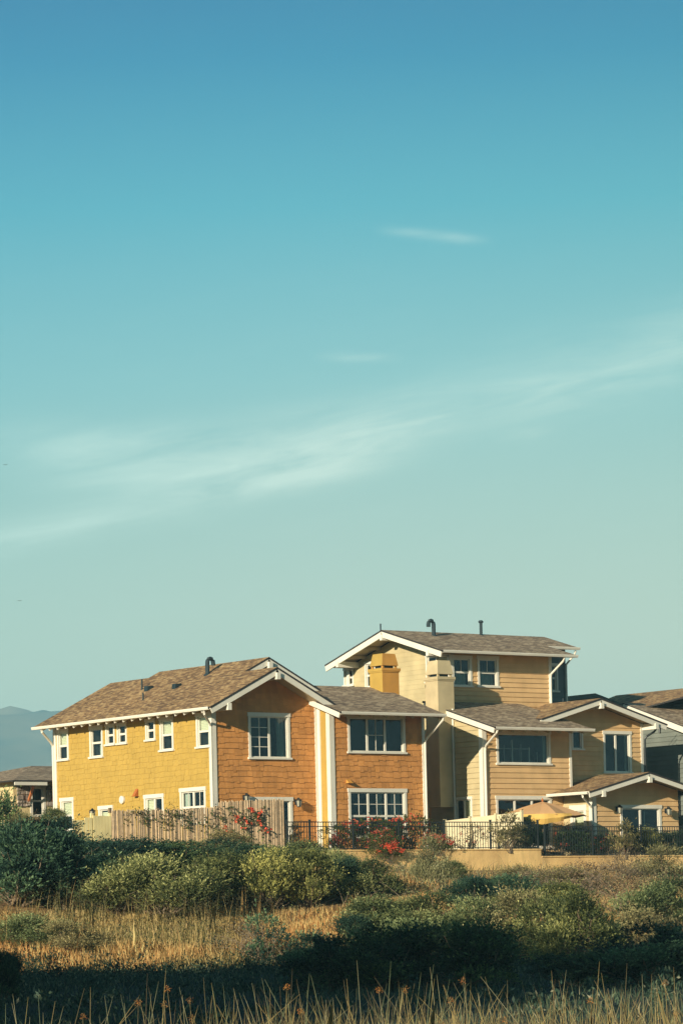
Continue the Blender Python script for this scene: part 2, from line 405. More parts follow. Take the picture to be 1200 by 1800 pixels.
# ================================================================== YELLOW HOUSE
def corner(parent, fr1, s1, d1, fr2, s2, d2, z0, z1, w=.13, mat='white_paint'):
    mb = MB()
    if fr1: fbox(mb, fr1, s1, z0, s1+d1*w, z1, -.0, .05)
    if fr2: fbox(mb, fr2, s2-(.05 if d2 > 0 else -.05), z0, s2+d2*w, z1, -.0, .052)
    return mb.build('corner_board', mat, parent)
yh = thing('yellow_house', (0, 0, G0), 'yellow and orange shingled two storey house with white trim behind the bamboo fence', 'house')
AF, AL, BF, BS = Front(0.), Left(0.), Front(-.8), Left(5.0)
SL = .5; zr = 10.17; au = 2.4
topL = lambda u: 8.62+SL*(u+.7)
# windows of the long yellow wall
spec = [((102,1281,122,1338), 'h', .62), ((159,1275,182,1333), 'h', 0), ((187,1272,203,1311), 'h', 0), ((207,1270,224,1309), 'h', 0),
        ((257,1263,274,1303), 'h', 0), ((282,1259,306,1321), 'h', 1), ((346,1252,371.5,1315), 'h', 1), ((108,1402,131,1462), 'h', 1),
        ((175,1416,200,1470), 'd', 0), ((255,1396,289,1440), 's', 1), ((318,1384,363,1450), 'm', 0)]
opn = []; wl = []
for px, k, bl in spec:
    r = AL.px(*px); cw = .10 if (r[2]-r[0]) > .75 else .085; hd = .15 if cw > .09 else .11
    opn.append(inner(r, cw, hd)); wl.append((r, k, bl, cw, hd))
siding('side_wall', AL, 0, G0, 11.35, 8.83, opn, [], 'shingle', 'yellow', yh, .21)
for i, (r, k, bl, cw, hd) in enumerate(wl):
    if k == 'h':
        b = [(0, 1, 0, 1)] if bl == 1 else ([(0, 1, .0, 1)] if bl else [])
        cu = [(0, 0, 0, .45)] if i in (0, 1, 3, 6) else [(0, 1, .1, .5)] if i in (2,) else []
        window(AL, r, yh, rows=(1, 1), blinds=b, curtain=cu, cw=cw, head=hd)
    elif k == 'd': window(AL, r, yh, cw=cw, head=hd, blinds=[(0, 0, 0, .9)])
    elif k == 's': window(AL, r, yh, cols=(1, 1), blinds=[(1, 0, 0, 1)], cw=cw, head=hd)
    else: window(AL, r, yh, cols=(1, 1), rows=(1, 1), muntin=[(0, 0, 2, 1), (0, 1, 2, 1), (1, 0, 2, 1), (1, 1, 2, 1)], curtain=[(1, 1, .5, .95)], cw=cw, head=hd)
# orange front, gabled
rA1 = AF.px(436,1253,509,1335); rA2 = AF.px(433,1401,514,1500)
rk = [(-SL, 1, topL(0)-.12), (SL, 1, zr+SL*au-.12)]
siding('front_wall', AF, 0, G0, 5.0, 10.1, [inner(rA1), inner(rA2, .12, .15, 0)], rk, 'shingle', 'orange', yh, .215)
window(AF, rA1, yh, cols=(1.05, 1), muntin=[(0, 0, 2, 4)], curtain=[(1, 0, .5, 1), (0, 0, .52, .62)], open_col=None)
window(AF, rA2, yh, cols=(1, 1), cw=.12, sill=False, blinds=[(0, 0, .88, 1)], name='door', curtain=[(1, 0, .2, .35)])
# orange wing
rB1 = BF.px(610,1256,711,1325); rB2 = BF.px(612,1386,714,1474)
siding('wing_wall', BF, 5.0, G0, 9.65, 8.72, [inner(rB1), inner(rB2)], [], 'shingle', 'orange', yh, .215)
window(BF, rB1, yh, cols=(1, 1, 1), muntin=[(1, 0, 2, 2)], curtain=[(0, 0, 0, .12)])
window(BF, rB2, yh, cols=(1, 1, 1), rows=(1, 1.15), muntin=[(0, 1, 2, 2), (1, 1, 2, 2), (2, 1, 2, 2)], curtain=[(2, 1, .35, .9), (2, 0, .45, .9), (1, 1, .6, .9)])
siding('wing_side_wall', BS, -.8, G0, 0, 8.95, [], [], 'lap', 'yellow_smooth', yh, 9.)
mb = MB()
for a, b in (((9.65, -.8), (9.65, 6)), ((9.65, 6), (6.4, 6)), ((6.4, 6), (6.4, 11.35)), ((6.4, 11.35), (0, 11.35))):
    mb.poly([(*a, G0), (*b, G0), (*b, 8.6), (*a, 8.6)])
mb.poly([(9.65, -.8, 8.6), (9.65, 6, 8.6), (9.65, 2, 9.6)])
mb.poly([(0, 11.35, 8.6), (6.4, 11.35, 8.6), (3.05, 11.35, 10.3)])
mb.poly([(2.0, 1.5, 8.6), (7.3, 1.5, 8.6), (3.58, 1.5, 10.6)])
mb.build('rear_wall', 'ochre', yh)
corner(yh, AF, 0, 1, AL, 0, 1, G0, 8.80, .16); corner(yh, None, 0, 0, AL, 11.35, -1, G0, 8.8, .16)
corner(yh, AF, 5.0, -1, None, 0, 0, G0, 8.9, .15); corner(yh, BF, 5.0, 1, BS, -.8, 1, G0, 8.7, .18); corner(yh, None, 0, 0, BS, 0.0, -1, G0, 8.9, .22)
corner(yh, BF, 9.65, -1, None, 0, 0, G0, 8.7, .13)
# roofs
L = lambda u, v: (u, v, topL(u))
roof('roof', [L(-.78, -1.04), L(au, -1.04), L(au, 1.14), L(3.58, 1.14), L(3.58, 8.9), L(3.05, 8.9), L(3.05, 11.75), L(-.78, 11.75)], yh)
roof('roof', [(au, -1.04, zr), (5.56, -1.04, zr-SL*(5.56-au)), (5.56, 1.3, zr-SL*(5.56-au)), (au, 1.3, zr)], yh)
z2 = topL(3.58); roof('roof', [(3.58, 1.14, z2), (7.0, 1.14, z2-SL*3.42), (7.0, 8.9, z2-SL*3.42), (3.58, 8.9, z2)], yh)
z3 = topL(3.05); roof('roof', [(3.05, 8.9, z3), (7.0, 8.9, z3-SL*3.95), (7.0, 11.75, z3-SL*3.95), (3.05, 11.75, z3)], yh)
BZ = lambda v: 8.45+.33*(v+2.0)
roof('wing_roof', [(4.6, -2.04, BZ(-2.04)), (9.75, -2.04, BZ(-2.04)), (9.75, 2, BZ(2)), (5.4, 2, BZ(2)), (5.4, .0, BZ(0)), (4.95, -.02, BZ(-.02)), (4.6, -.5, BZ(-.5))], yh, 'shingles_grey')
roof('wing_roof', [(5.2, 2, BZ(2)), (9.75, 2, BZ(2)), (9.75, 6.2, BZ(2)-1.39), (5.2, 6.2, BZ(2)-1.39)], yh, 'shingles_grey')
# barge boards, beams
B_ = .22
boards('barge_board', [((-.76, -1.0, topL(-.76)-.06), (au, -1.0, zr-.06), .05, B_), ((au, -1.0, zr-.06), (5.54, -1.0, zr-.06-SL*(5.54-au)), .05, B_)], 'white_paint', yh)
boards('barge_board', [((2.2, 1.17, topL(2.2)-.06), (3.58, 1.17, z2-.06), .05, B_), ((3.58, 1.17, z2-.06), (6.9, 1.17, z2-.06-SL*3.32), .05, B_)], 'white_paint', yh)
boards('barge_board', [((4.62, -2.0, BZ(-2)-.06), (4.62, .2, BZ(.2)-.06), .05, .2)], 'white_paint', yh)
boards('barge_board', [((9.73, -2.0, BZ(-2)-.06), (9.73, 2, BZ(2)-.06), .05, .2)], 'white_paint', yh)
for (u, z, v0, v1) in ((au, zr-.22, -1.12, -.0), (.12, topL(.12)-.3, -1.06, 0), (3.58, z2-.2, 1.02, 1.6)):
    mb = MB(); mb.beam((u, v0, z), (u, v1, z), .17, .26); mb.build('outrigger_beam', 'white_paint', yh)
mb = MB(); mb.poly([(-.7, -.97, topL(-.7)-.13), (au, -.97, zr-.13), (au, 0, zr-.13), (-.7, 0, topL(-.7)-.13)]); mb.poly([(5.5, -.97, zr-.13-SL*3.1), (au, -.97, zr-.13), (au, 0, zr-.13), (5.5, 0, zr-.13-SL*3.1)])
mb.poly([(-.72, -1, topL(-.72)-.13), (0, -1, topL(0)-.13), (0, 11.5, topL(0)-.13), (-.72, 11.5, topL(-.72)-.13)])
mb.poly([(4.7, -1.95, BZ(-1.95)-.13), (9.7, -1.95, BZ(-1.95)-.13), (9.7, -.8, BZ(-.8)-.13), (4.7, -.8, BZ(-.8)-.13)])
mb.build('soffit', 'soffit', yh)
c = Left(0.)
gutter((-.80, 11.75, topL(-.78)), (-.80, -1.0, topL(-.78)), yh)
ds = lambda *p: p
mb = MB(); mb.tube([(-.78, 11.1, 8.45), (-.75, 11.1, 8.35), (-.2, 11.33, 7.95), (-.07, 11.38, 7.8), (-.07, 11.38, G0)], .05, 8); mb.build('downspout', 'white_paint', yh)
mb = MB(); mb.tube([(-.78, -.62, 8.45), (-.75, -.60, 8.32), (-.2, -.1, 8.05), (-.07, -.02, 7.9), (-.07, -.02, G0)], .045, 8); mb.build('downspout', 'white_paint', yh)
for k in range(20):
    v = -.4+k*.61; mb = MB(); mb.beam((-.75, v, topL(-.75)-.14), (.0, v, topL(0)-.14), .06, .09); mb.build('rafter_tail', 'white_paint', yh)
gutter((4.62, -2.06, BZ(-2.04)), (9.78, -2.06, BZ(-2.04)), yh)
mb = MB(); mb.tube([(9.68, -2.03, 8.33), (9.68, -2.0, 8.2), (9.66, -1.0, 7.55), (9.62, -.9, 7.4), (9.62, -.9, 3.2)], .045, 8); mb.build('downspout', 'white_paint', yh)
for k in range(8):
    u = 4.95+k*.66; mb = MB(); mb.beam((u, -1.96, BZ(-1.96)-.14), (u, -.8, BZ(-.8)-.14), .06, .09); mb.build('rafter_tail', 'soffit', yh)
# roof furniture, placed on the left slope
def onL(px, py):
    r = ray(px, py)
    # z = a + SL*u  ->  t*rz = a + SL*(CU+t*rx)
    a = topL(0); t = (a+SL*CU)/(r[2]-SL*r[0]); return (CU+t*r[0], CV+t*r[1], t*r[2])
vpipe('flue_pipe', onL(365, 1185), .62, .085, yh, hook=1)
vpipe('vent_pipe', onL(250, 1212), .42, .035, yh); vpipe('vent_pipe', onL(252, 1230), .28, .032, yh)
for p in ((262, 1212), (311, 1208)):
    x, y, z = onL(*p); mb = MB(); mb.prism([(x-.16, y-.13, z-.09), (x+.14, y-.13, z+.06), (x+.14, y-.13, z+.15), (x-.14, y-.13, z+.13)], (0, .26, 0)); mb.tube([(x, y, z-.1), (x, y, z+.1)], .12, 10); mb.build('roof_vent', 'pipe_metal', yh)
# chimney: yellow sides, ochre front
def chimney(parent, u0, v0, w, d, zb, zc, zt, mside, mfront, zlo=None):
    mb = MB(); u1, v1 = u0+w, v0+d
    def ring(u0, v0, u1, v1, a, b, t=0.):
        mb.poly([(u0, v0, a), (u1, v0, a), (u1-t, v0+t, b), (u0+t, v0+t, b)], 1)
        mb.poly([(u0, v1, a), (u0, v0, a), (u0+t, v0+t, b), (u0+t, v1-t, b)], 0)
        mb.poly([(u1, v0, a), (u1, v1, a), (u1-t, v1-t, b), (u1-t, v0+t, b)], 0)
        mb.poly([(u1, v1, a), (u0, v1, a), (u0+t, v1-t, b), (u1-t, v1-t, b)], 0)
        mb.poly([(u0+t, v0+t, b), (u1-t, v0+t, b), (u1-t, v1-t, b), (u0+t, v1-t, b)], 0); mb.poly([(u0, v0, a), (u0, v1, a), (u1, v1, a), (u1, v0, a)], 0)
    ring(u0, v0, u1, v1, zb, zc-.16); ring(u0-.03, v0-.03, u1+.03, v1+.03, zc-.16, zc-.11); ring(u0-.055, v0-.055, u1+.055, v1+.055, zc-.11, zc)
    ch = mb.build('chimney', [mside, mfront], parent)
    mb = MB(); ring(u0+.01, v0+.01, u1-.01, v1-.01, zc+.11, zt, .09)
    for (a, b) in ((u0+.05, v0+.05), (u1-.13, v0+.05), (u0+.05, v1-.13), (u1-.13, v1-.13)): mb.box((a, b, zc), (a+.08, b+.08, zc+.109), 1)
    mb.build('chimney_cap', [mside, mfront], ch)
    mb = MB(); mb.box((u0+.16, v0+.16, zc-.02), (u1-.16, v1-.16, zc+.109)); mb.build('flue', 'pipe_metal', ch)
u, z = F(672, 1172, 1.2); chimney(yh, F(672, 1200, 1.2)[0], 1.2, .84, .84, 9.2, F(672, 1174, 1.2)[1], F(672, 1148, 1.2)[1], 'yellow_smooth', 'ochre')
# small wall fittings
def hood(fr, px, py, parent, mat, w=.18, h=.28, d=.2, name='dryer_vent'):
    r = fr.px(px, py, px+.1, py+.1); s, z = r[0], r[1]; mb = MB()
    mb.prism([fr.P(s-w/2, z+h, .03), fr.P(s-w/2, z, .03), fr.P(s-w/2, z, d)], Vector(fr.P(s+w/2, 0, 0))-Vector(fr.P(s-w/2, 0, 0)))
    fbox(mb, fr, s-w/2-.03, z-.02, s+w/2+.03, z, .0, d+.02); return mb.build(name, mat, parent)
hood(AL, 242, 1399, yh, 'copper')
hood(BF, 611, 1376, yh, 'ochre', .2, .14, .2)
mb = MB(); s, z = S(217, 1406, 0); mb.tube([(-.02, s, z), (-.10, s, z), (-.12, s, z)], [.16, .16, .12], 14); mb.build('round_vent', 'white_paint', yh)
def lamp(fr, px, py, parent, name='wall_lamp'):
    r = fr.px(px, py, px+.1, py+.1); s, z = r[0], r[1]; mb = MB(); c = Vector(fr.P(s, z, .24)); up = Vector((0, 0, 1))
    fbox(mb, fr, s-.06, z-.05, s+.06, z+.14, .03, .06)
    mb.tube([fr.P(s, z+.05, .05), fr.P(s, z+.2, .16), fr.P(s, z+.2, .24)], .016, 6)
    mb.tube([c+up*.20, c+up*.15, c+up*.10], [.02, .07, .14], 6); mb.tube([c-up*.16, c-up*.13], [.05, .09], 6)
    for k in range(6):
        t = k*math.pi/3; q = Vector((math.cos(t), math.sin(t), 0)); mb.tube([c+q*.085-up*.14, c+q*.12+up*.11], .009, 4)
    l = mb.build(name, 'dark_metal', parent)
    mb = MB(); mb.tube([c-up*.13, c+up*.1], [.07, .105], 6); mb.build('lamp_glass', 'lantern_glass', l); return l
lamp(AF, 519, 1412, yh); lamp(AF, 428, 1404, yh)
# ================================================================== TAN HOUSE
th_ = thing('tan_house', (12.63, -.8, G0), 'tan and cream lap sided house with a raised third storey and low gabled porch', 'house')
CF, CL, DF, DL, EF, GF, GL, DS = Front(-.8), Left(12.63), Front(2.6), Left(13.77), Front(0.), Front(-2.6), Left(16.83), Front(4.2)
CZ = lambda v: 7.99+.29*(v+2.0)
rC1 = CF.px(871,1284,966,1345); rC2 = CF.px(871,1399,969,1492); rCL = CL.px(800,1401,831,1462)
siding('front_wall', CF, 12.63, G0, 17.3, 8.25, [inner(rC1), inner(rC2)], [], 'lap', 'tan', th_, .215)
siding('side_wall', CL, -.8, G0, 2.6, 9.3, [inner(rCL, .09, .1)], [(-.29, 1, CZ(0)-.1)], 'lap', 'cream', th_, .215)
wC, (i0, j0, i1, j1) = window(CF, rC1, th_, cols=(1,), curtain=[(0, 0, .93, 1)])
mb = MB()
for f_, hh_, w_ in ((.14, .62, .012), (.30, .8, .03), (.47, .66, .012), (.64, .55, .03), (.80, .4, .012)): x_ = i0+(i1-i0)*f_; fbox(mb, CF, x_-w_, j0+.045, x_+w_, j0+(j1-j0)*hh_, -.09, -.06)
fbox(mb, CF, i0+.045, j0+(j1-j0)*.5-.01, i0+(i1-i0)*.64, j0+(j1-j0)*.5+.01, -.088, -.062); mb.build('frame', 'white_paint', wC)
window(CF, rC2, th_, cols=(1, 1, 1), rows=(1,), muntin=[])
window(CL, rCL, th_, cols=(1, 1), cw=.09, head=.1, blinds=[(0, 0, 0, 1)])
rD1 = DF.px(793,1152,828,1208); rD2 = DF.px(838,1153,875,1209)
siding('upper_wall', DF, 13.77, 9.0, 19.23, 11.5, [inner(rD1), inner(rD2)], [], 'lap', 'tan', th_, .2)
for r in (rD1, rD2): window(DF, r, th_, rows=(1, 1), curtain=[(0, 0, .1, .9)], muntin=[(0, 1, 2, 1)])
rD3 = DL.px(605,1174,622,1207); rD4 = DL.px(642,1163,661,1210); rD5 = DL.px(749,1150,769,1200)
siding('gable_wall', DL, 2.6, G0, 9.6, 12.5, [inner(r, .08, .1) for r in (rD3, rD4, rD5)], [(-.2875, 1, 11.35-.2875*1.8-.16), (.2875, 1, 11.35+.2875*9.8-.16)], 'fine', 'cream', th_, .2)
for r in (rD3, rD4, rD5): window(DL, r, th_, rows=(1, 1), cw=.08, head=.1, curtain=[(0, 0, .2, .6)])
rD6 = DS.px(966,1166,979,1217)
siding('upper_wall', DS, 19.0, 9.0, 21.36, 11.86, [inner(rD6, .08, .1)], [], 'lap', 'shaded_siding', th_, .2)  # setback wall: shade put into the siding colour, its corner board too
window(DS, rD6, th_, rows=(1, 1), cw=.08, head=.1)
rE1 = EF.px(1059,1285,1108,1360); rE2 = EF.px(1003,1282,1023,1319)
siding('middle_wall', EF, 16.9, G0, 21.96, 9.3, [inner(rE1, .1, .13), inner(rE2, .08, .08)], [(-.28, 1, 9.33-.28*19-.12), (.28, 1, 9.33+.28*19-.12)], 'lap', 'tan', th_, .2)
window(EF, rE1, th_, cols=(1, 1.2), cw=.1, head=.13, muntin=[], curtain=[(1, 0, .8, 1)])
window(EF, rE2, th_, cw=.08, head=.08)
rG1 = GF.px(1089,1415,1161,1505); rG2 = GL.px(1003,1415,1031,1475)
siding('porch_wall', GF, 16.83, G0-.5, 21.5, 6.1, [inner(rG1, .12, .15, 0)], [(-.25, 1, 6.14-.25*19.24-.12), (.25, 1, 6.14+.25*19.24-.12)], 'lap', 'tan', th_, .21)
siding('porch_side_wall', GL, -2.6, G0-.5, -.8, 5.5, [inner(rG2, .12, .2)], [], 'lap', 'cream', th_, .21)
window(GF, rG1, th_, cols=(1, 1), cw=.12, sill=False, name='door', curtain=[(1, 0, .3, .4)], muntin=[])
window(GL, rG2, th_, cw=.16, head=.24, cols=(1,), blinds=[(0, 0, .3, 1)])
mb = MB()
for a, b, z0, z1 in (((17.3, -.8), (17.3, 0), G0, 8.2), ((21.96, 0), (21.96, 9), G0, 8.4), ((21.96, 9), (12.63, 9.6), G0, 8.4), ((19.23, 2.6), (19.23, 4.2), 9, 11.45), ((21.36, 9.6), (13.77, 9.6), 8.4, 11.4), ((12.63, 2.6), (12.63, 9.6), G0, 8), ((21.5, -2.6), (21.5, 0), G0-.5, 5.5)):
    mb.poly([(*a, z0), (*b, z0), (*b, z1), (*a, z1)])
mb.poly([(21.36, 4.2, 8.5), (21.36, 9.5, 8.5), (21.36, 9.5, 11.3), (21.36, 5.8, 12.3), (21.36, 4.2, 11.8)])
mb.build('rear_wall', 'tan', th_)
corner(th_, CF, 12.63, 1, CL, -.8, 1, G0, 8.25, .17); corner(th_, CF, 17.3, -1, None, 0, 0, G0, 8.2, .12)
corner(th_, DF, 13.77, 1, DL, 2.6, 1, 9.2, 11.45, .13); corner(th_, DF, 19.23, -1, None, 0, 0, 9.2, 11.45, .16); corner(th_, DS, 21.36, -1, None, 0, 0, 9, 11.9, .08, 'shaded_siding')
corner(th_, EF, 21.96, -1, None, 0, 0, G0, 8.4, .13); corner(th_, GF, 16.83, 1, GL, -2.6, 1, G0-.5, 5.45, .17)
corner(th_, None, 0, 0, DL, 9.6, -1, 3, 11.3, .13)
roof('lower_roof', [(12.28, -2.04, CZ(-2.04)), (17.46, -2.04, CZ(-2.04)), (17.46, 2.6, CZ(2.6)), (12.28, 2.6, CZ(2.6))], th_, 'shingles_grey')
eu, ez = 19.0, 9.36
roof('middle_roof', [(15.75, -.84, ez-.28*3.25), (eu, -.84, ez), (eu, 4.1, ez), (16.2, 4.1, ez-.28*2.8)], th_, 'shingles')
roof('middle_roof', [(eu, -.84, ez), (22.65, -.84, ez-.28*3.65), (22.65, 9.2, ez-.28*3.65), (eu, 9.2, ez)], th_, 'shingles_grey')
DZ = lambda v: 11.38+.2875*(min(v, 11.6-v)-1.8)
roof('upper_roof', [(12.7, 1.76, DZ(1.76)), (19.93, 1.76, DZ(1.76)), (19.93, 3.6, DZ(3.6)), (21.6, 3.6, DZ(3.6)), (21.6, 5.8, DZ(5.8)), (12.7, 5.8, DZ(5.8))], th_, 'shingles_grey')
roof('upper_roof', [(12.7, 5.8, DZ(5.8)), (21.6, 5.8, DZ(5.8)), (21.6, 9.84, DZ(9.84)), (12.7, 9.84, DZ(9.84))], th_, 'shingles_grey')
gu, gz = 19.24, 6.17
roof('porch_roof', [(15.98, -3.44, gz-.25*3.26), (gu, -3.44, gz), (gu, -.04, gz), (17.3, -.04, gz-.25*1.94), (17.3, -.84, gz-.25*1.94), (15.98, -.84, gz-.25*3.26)], th_, 'shingles')
roof('porch_roof', [(gu, -3.44, gz), (22.5, -3.44, gz-.25*3.26), (22.5, -.04, gz-.25*3.26), (gu, -.04, gz)], th_, 'shingles_grey')
boards('barge_board', [((12.3, -2.0, CZ(-2)-.06), (12.3, 2.5, CZ(2.5)-.06), .05, .2)], 'white_paint', th_)
boards('barge_board', [((15.7, -.8, ez-.28*3.3-.06), (eu, -.8, ez-.06), .05, .2), ((eu, -.8, ez-.06), (22.62, -.8, ez-.28*3.62-.06), .05, .2)], 'white_paint', th_)
boards('barge_board', [((12.73, 1.8, DZ(1.8)-.06), (12.73, 5.8, DZ(5.8)-.06), .05, .24), ((12.73, 5.8, DZ(5.8)-.06), (12.73, 9.82, DZ(9.82)-.06), .05, .24)], 'white_paint', th_)
boards('barge_board', [((15.96, -3.4, gz-.25*3.28-.06), (gu, -3.4, gz-.06), .05, .19), ((gu, -3.4, gz-.06), (22.5, -3.4, gz-.25*3.26-.06), .05, .19)], 'white_paint', th_)
for a, b in (((eu, -.9, ez-.2), (eu, 0, ez-.2)), ((22.0, -.9, 8.36), (22.0, 0, 8.36)), ((gu, -3.5, gz-.2), (gu, -2.6, gz-.2)), ((16.75, -3.46, 5.38), (16.75, -2.6, 5.38)),
             ((12.66, 5.8, DZ(5.8)-.2), (13.77, 5.8, DZ(5.8)-.2)), ((12.66, 8.9, DZ(8.9)-.2), (13.77, 8.9, DZ(8.9)-.2)), ((12.66, 2.7, DZ(2.7)-.2), (13.77, 2.7, DZ(2.7)-.2))):
    mb = MB(); mb.beam(a, b, .16, .24); mb.build('outrigger_beam', 'white_paint', th_)
mb = MB()
mb.poly([(12.4, -1.95, CZ(-1.95)-.13), (17.4, -1.95, CZ(-1.95)-.13), (17.4, -.8, CZ(-.8)-.13), (12.4, -.8, CZ(-.8)-.13)])
mb.poly([(15.8, -.78, ez-.28*3.2-.12), (eu, -.78, ez-.12), (eu, 0, ez-.12), (15.8, 0, ez-.28*3.2-.12)]); mb.poly([(22.6, -.78, ez-.28*3.6-.12), (eu, -.78, ez-.12), (eu, 0, ez-.12), (22.6, 0, ez-.28*3.6-.12)])
mb.poly([(12.76, 1.8, DZ(1.8)-.13), (12.76, 5.8, DZ(5.8)-.13), (13.77, 5.8, DZ(5.8)-.13), (13.77, 1.8, DZ(1.8)-.13)]); mb.poly([(12.76, 9.8, DZ(9.8)-.13), (12.76, 5.8, DZ(5.8)-.13), (13.77, 5.8, DZ(5.8)-.13), (13.77, 9.8, DZ(9.8)-.13)])
mb.poly([(13.77, 1.8, DZ(1.8)-.13), (19.9, 1.8, DZ(1.8)-.13), (19.9, 2.6, DZ(2.6)-.13), (13.77, 2.6, DZ(2.6)-.13)])
mb.poly([(16.0, -3.38, gz-.25*3.24-.12), (gu, -3.38, gz-.12), (gu, -2.6, gz-.12), (16.0, -2.6, gz-.25*3.24-.12)]); mb.poly([(22.4, -3.38, gz-.25*3.16-.12), (gu, -3.38, gz-.12), (gu, -2.6, gz-.12), (22.4, -2.6, gz-.25*3.16-.12)])
mb.build('soffit', 'soffit', th_)
for k in range(8):
    v = 2.3+k*1.0; mb = MB(); mb.beam((12.8, v, DZ(v)-.14), (13.77, v, DZ(v)-.14), .09, .13); mb.build('rafter_tail', 'soffit', th_)
for k in range(8):
    u = 12.7+k*.62; mb = MB(); mb.beam((u, -1.96, CZ(-1.96)-.14), (u, -.8, CZ(-.8)-.14), .06, .09); mb.build('rafter_tail', 'soffit', th_)
gutter((12.28, -2.06, CZ(-2.04)), (17.5, -2.06, CZ(-2.04)), th_, [(12.42, -2.04, 7.86), (12.42, -1.98, 7.75), (12.66, -1.0, 7.3), (12.70, -.9, 7.2), (12.70, -.88, 7.05), (12.70, -.88, G0)])
gutter((12.75, 1.78, DZ(1.78)), (20.0, 1.78, DZ(1.78)), th_, [(19.3, 1.8, 11.25), (19.3, 1.9, 11.1), (19.12, 2.48, 10.6), (19.12, 2.52, 10.45), (19.12, 2.52, 9.3)])
gutter((19.9, 3.58, DZ(3.58)), (21.68, 3.58, DZ(3.58)), th_, [(21.5, 3.62, 11.75), (21.5, 3.7, 11.6), (21.38, 4.12, 11.2), (21.38, 4.14, 11.0), (21.38, 4.14, 9.1)])
gutter((15.93, -.86, gz-.25*3.26), (15.93, -3.4, gz-.25*3.26), th_, [(15.95, -3.0, 5.25), (15.98, -3.0, 5.15), (16.6, -2.7, 4.85), (16.72, -2.66, 4.7), (16.74, -2.66, 2.6)])
mb = MB(); mb.tube([(22.5, -.3, 8.2), (22.4, -.25, 8.05), (22.1, -.1, 7.85), (22.02, -.08, 7.7), (22.02, -.08, G0)], .045, 8); mb.build('downspout', 'dark_metal', th_)
# chimney with chase down the side wall
cu = 11.88; chimney(th_, cu, 1.05, .83, .83, 4.9, F(768, 1189, 1.05)[1], F(768, 1160, 1.05)[1], 'cream_smooth', 'cream_smooth')
mb = MB(); mb.tube([(12.56, .98, 8.9), (12.56, .98, 3.2)], .045, 8); mb.build('downspout', 'white_paint', th_)
def onD(px, py):
    r = ray(px, py); a = 11.38-.2875*1.8; t = (a+.2875*CV)/(r[2]-.2875*r[1]); return (CU+t*r[0], CV+t*r[1], t*r[2])
vpipe('flue_pipe', onD(762, 1117), .62, .085, th_, hook=-1); vpipe('flue_pipe', onD(845, 1116), .60, .065, th_); vpipe('vent_pipe', (12.9, 6.1, 12.4), .42, .03, th_)
vpipe('vent_pipe', (19.0, 1.6, 9.3), .22, .03, th_)
lamp(GF, 1168, 1427, th_); lamp(GF, 1082, 1424, th_)
# ================================================================== SLATE HOUSE (right edge)
sh = thing('sage_house', (25, -1, G0), 'sage grey house with brown shingle roof and white barge board at the right edge', 'house')
FL = Left(25.0); FZ = lambda v: 8.38+.325*(v-.44)
mb = MB()
siding('side_wall', FL, -1.3, G0, 9, 10.2, [], [(-.325, 1, FZ(0)-.12)], 'lap', 'sage', sh, .2)
rF = Front(-1.3); siding('front_wall', rF, 25.0, G0, 30, 7.8, [], [], 'lap', 'sage', sh, .2)
mb = MB(); mb.poly([(30, -1.3, G0), (30, 12, G0), (30, 12, 8), (30, -1.3, 8)]); mb.poly([(25, 9, G0), (25, 12, G0), (25, 12, 9), (25, 9, 9)]); mb.poly([(25, 12, G0), (30, 12, G0), (30, 12, 9), (25, 12, 9)]); mb.build('rear_wall', 'sage', sh)
roof('lower_roof', [(24.7, -2.4, FZ(-2.4)), (30.5, -2.4, FZ(-2.4)), (30.5, 4.3, FZ(4.3)), (24.7, 4.3, FZ(4.3))], sh, 'shingles_grey')
roof('upper_roof', [(24.7, 4.3, 9.2), (28.4, 1.0, 10.36), (28.4, 8.9, 10.36), (24.7, 8.9, 9.2)], sh, 'shingles')
roof('upper_roof', [(28.4, 1.0, 10.36), (31.5, 1.0, 9.3), (31.5, 8.9, 9.3), (28.4, 8.9, 10.36)], sh, 'shingles')
boards('barge_board', [((24.68, -2.4, FZ(-2.4)-.04), (24.68, 4.2, FZ(4.2)-.04), .05, .24)], 'white_paint', sh)
gutter((24.7, -2.45, FZ(-2.4)), (30.5, -2.45, FZ(-2.4)), sh)
mb = MB(); mb.tube([(24.93, 2.2, 8.75), (24.93, 2.2, 8.2)], .05, 6); mb.build('wall_bracket', 'dark_metal', sh)
# ================================================================== COTTAGE (left edge)
ct = thing('small_cottage', (5, 22, 4.2), 'small low cottage with patterned stone panels beyond the far end of the yellow wall', 'house')
KF = Front(22.); K = lambda l, t, r, b: KF.px(l, t, r, b)
rK = K(53, 1381, 80, 1436)
siding('front_wall', KF, F(24, 1400, 22)[0], 3.6, 12, 7.0, [inner(rK, .12, .1)], [], 'lap', 'cottage_wall', ct, 9.)
window(KF, rK, ct, rows=(1.1, 1), cw=.12, head=.1, curtain=[(0, 1, .3, .5)])
for l, r in ((29, 52), (81, 100)):
    a = K(l, 1382, r, 1418); mb = MB()
    y = a[1]
    while y < a[3]:
        x = a[0]; hh = random.uniform(.12, .26)
        while x < a[2]:
            w = random.uniform(.12, .34); o = random.uniform(.06, .13); x1 = min(x+w, a[2]); y1 = min(y+hh, a[3]); j = [random.uniform(-.03, .03) for _ in range(4)]
            mb.prism([KF.P(x+.015, y+.015, o), KF.P(x1-.015, y+.015+abs(j[0]), o), KF.P(x1-.015-abs(j[1]), y1-.01, o), KF.P(x+.02+abs(j[2]), y1-.015, o)], (0, o, 0)); x += w
        y += hh
    mb.build('stone_panel', 'stone', ct)
for px in (41, 82):
    u, z = F(px, 1382, 22); mb = MB(); mb.beam((u+.1, 21.3, z+.02), (u+.25, 21.98, z-.6), .09, .11); mb.build('roof_brace', 'brace_paint', ct)
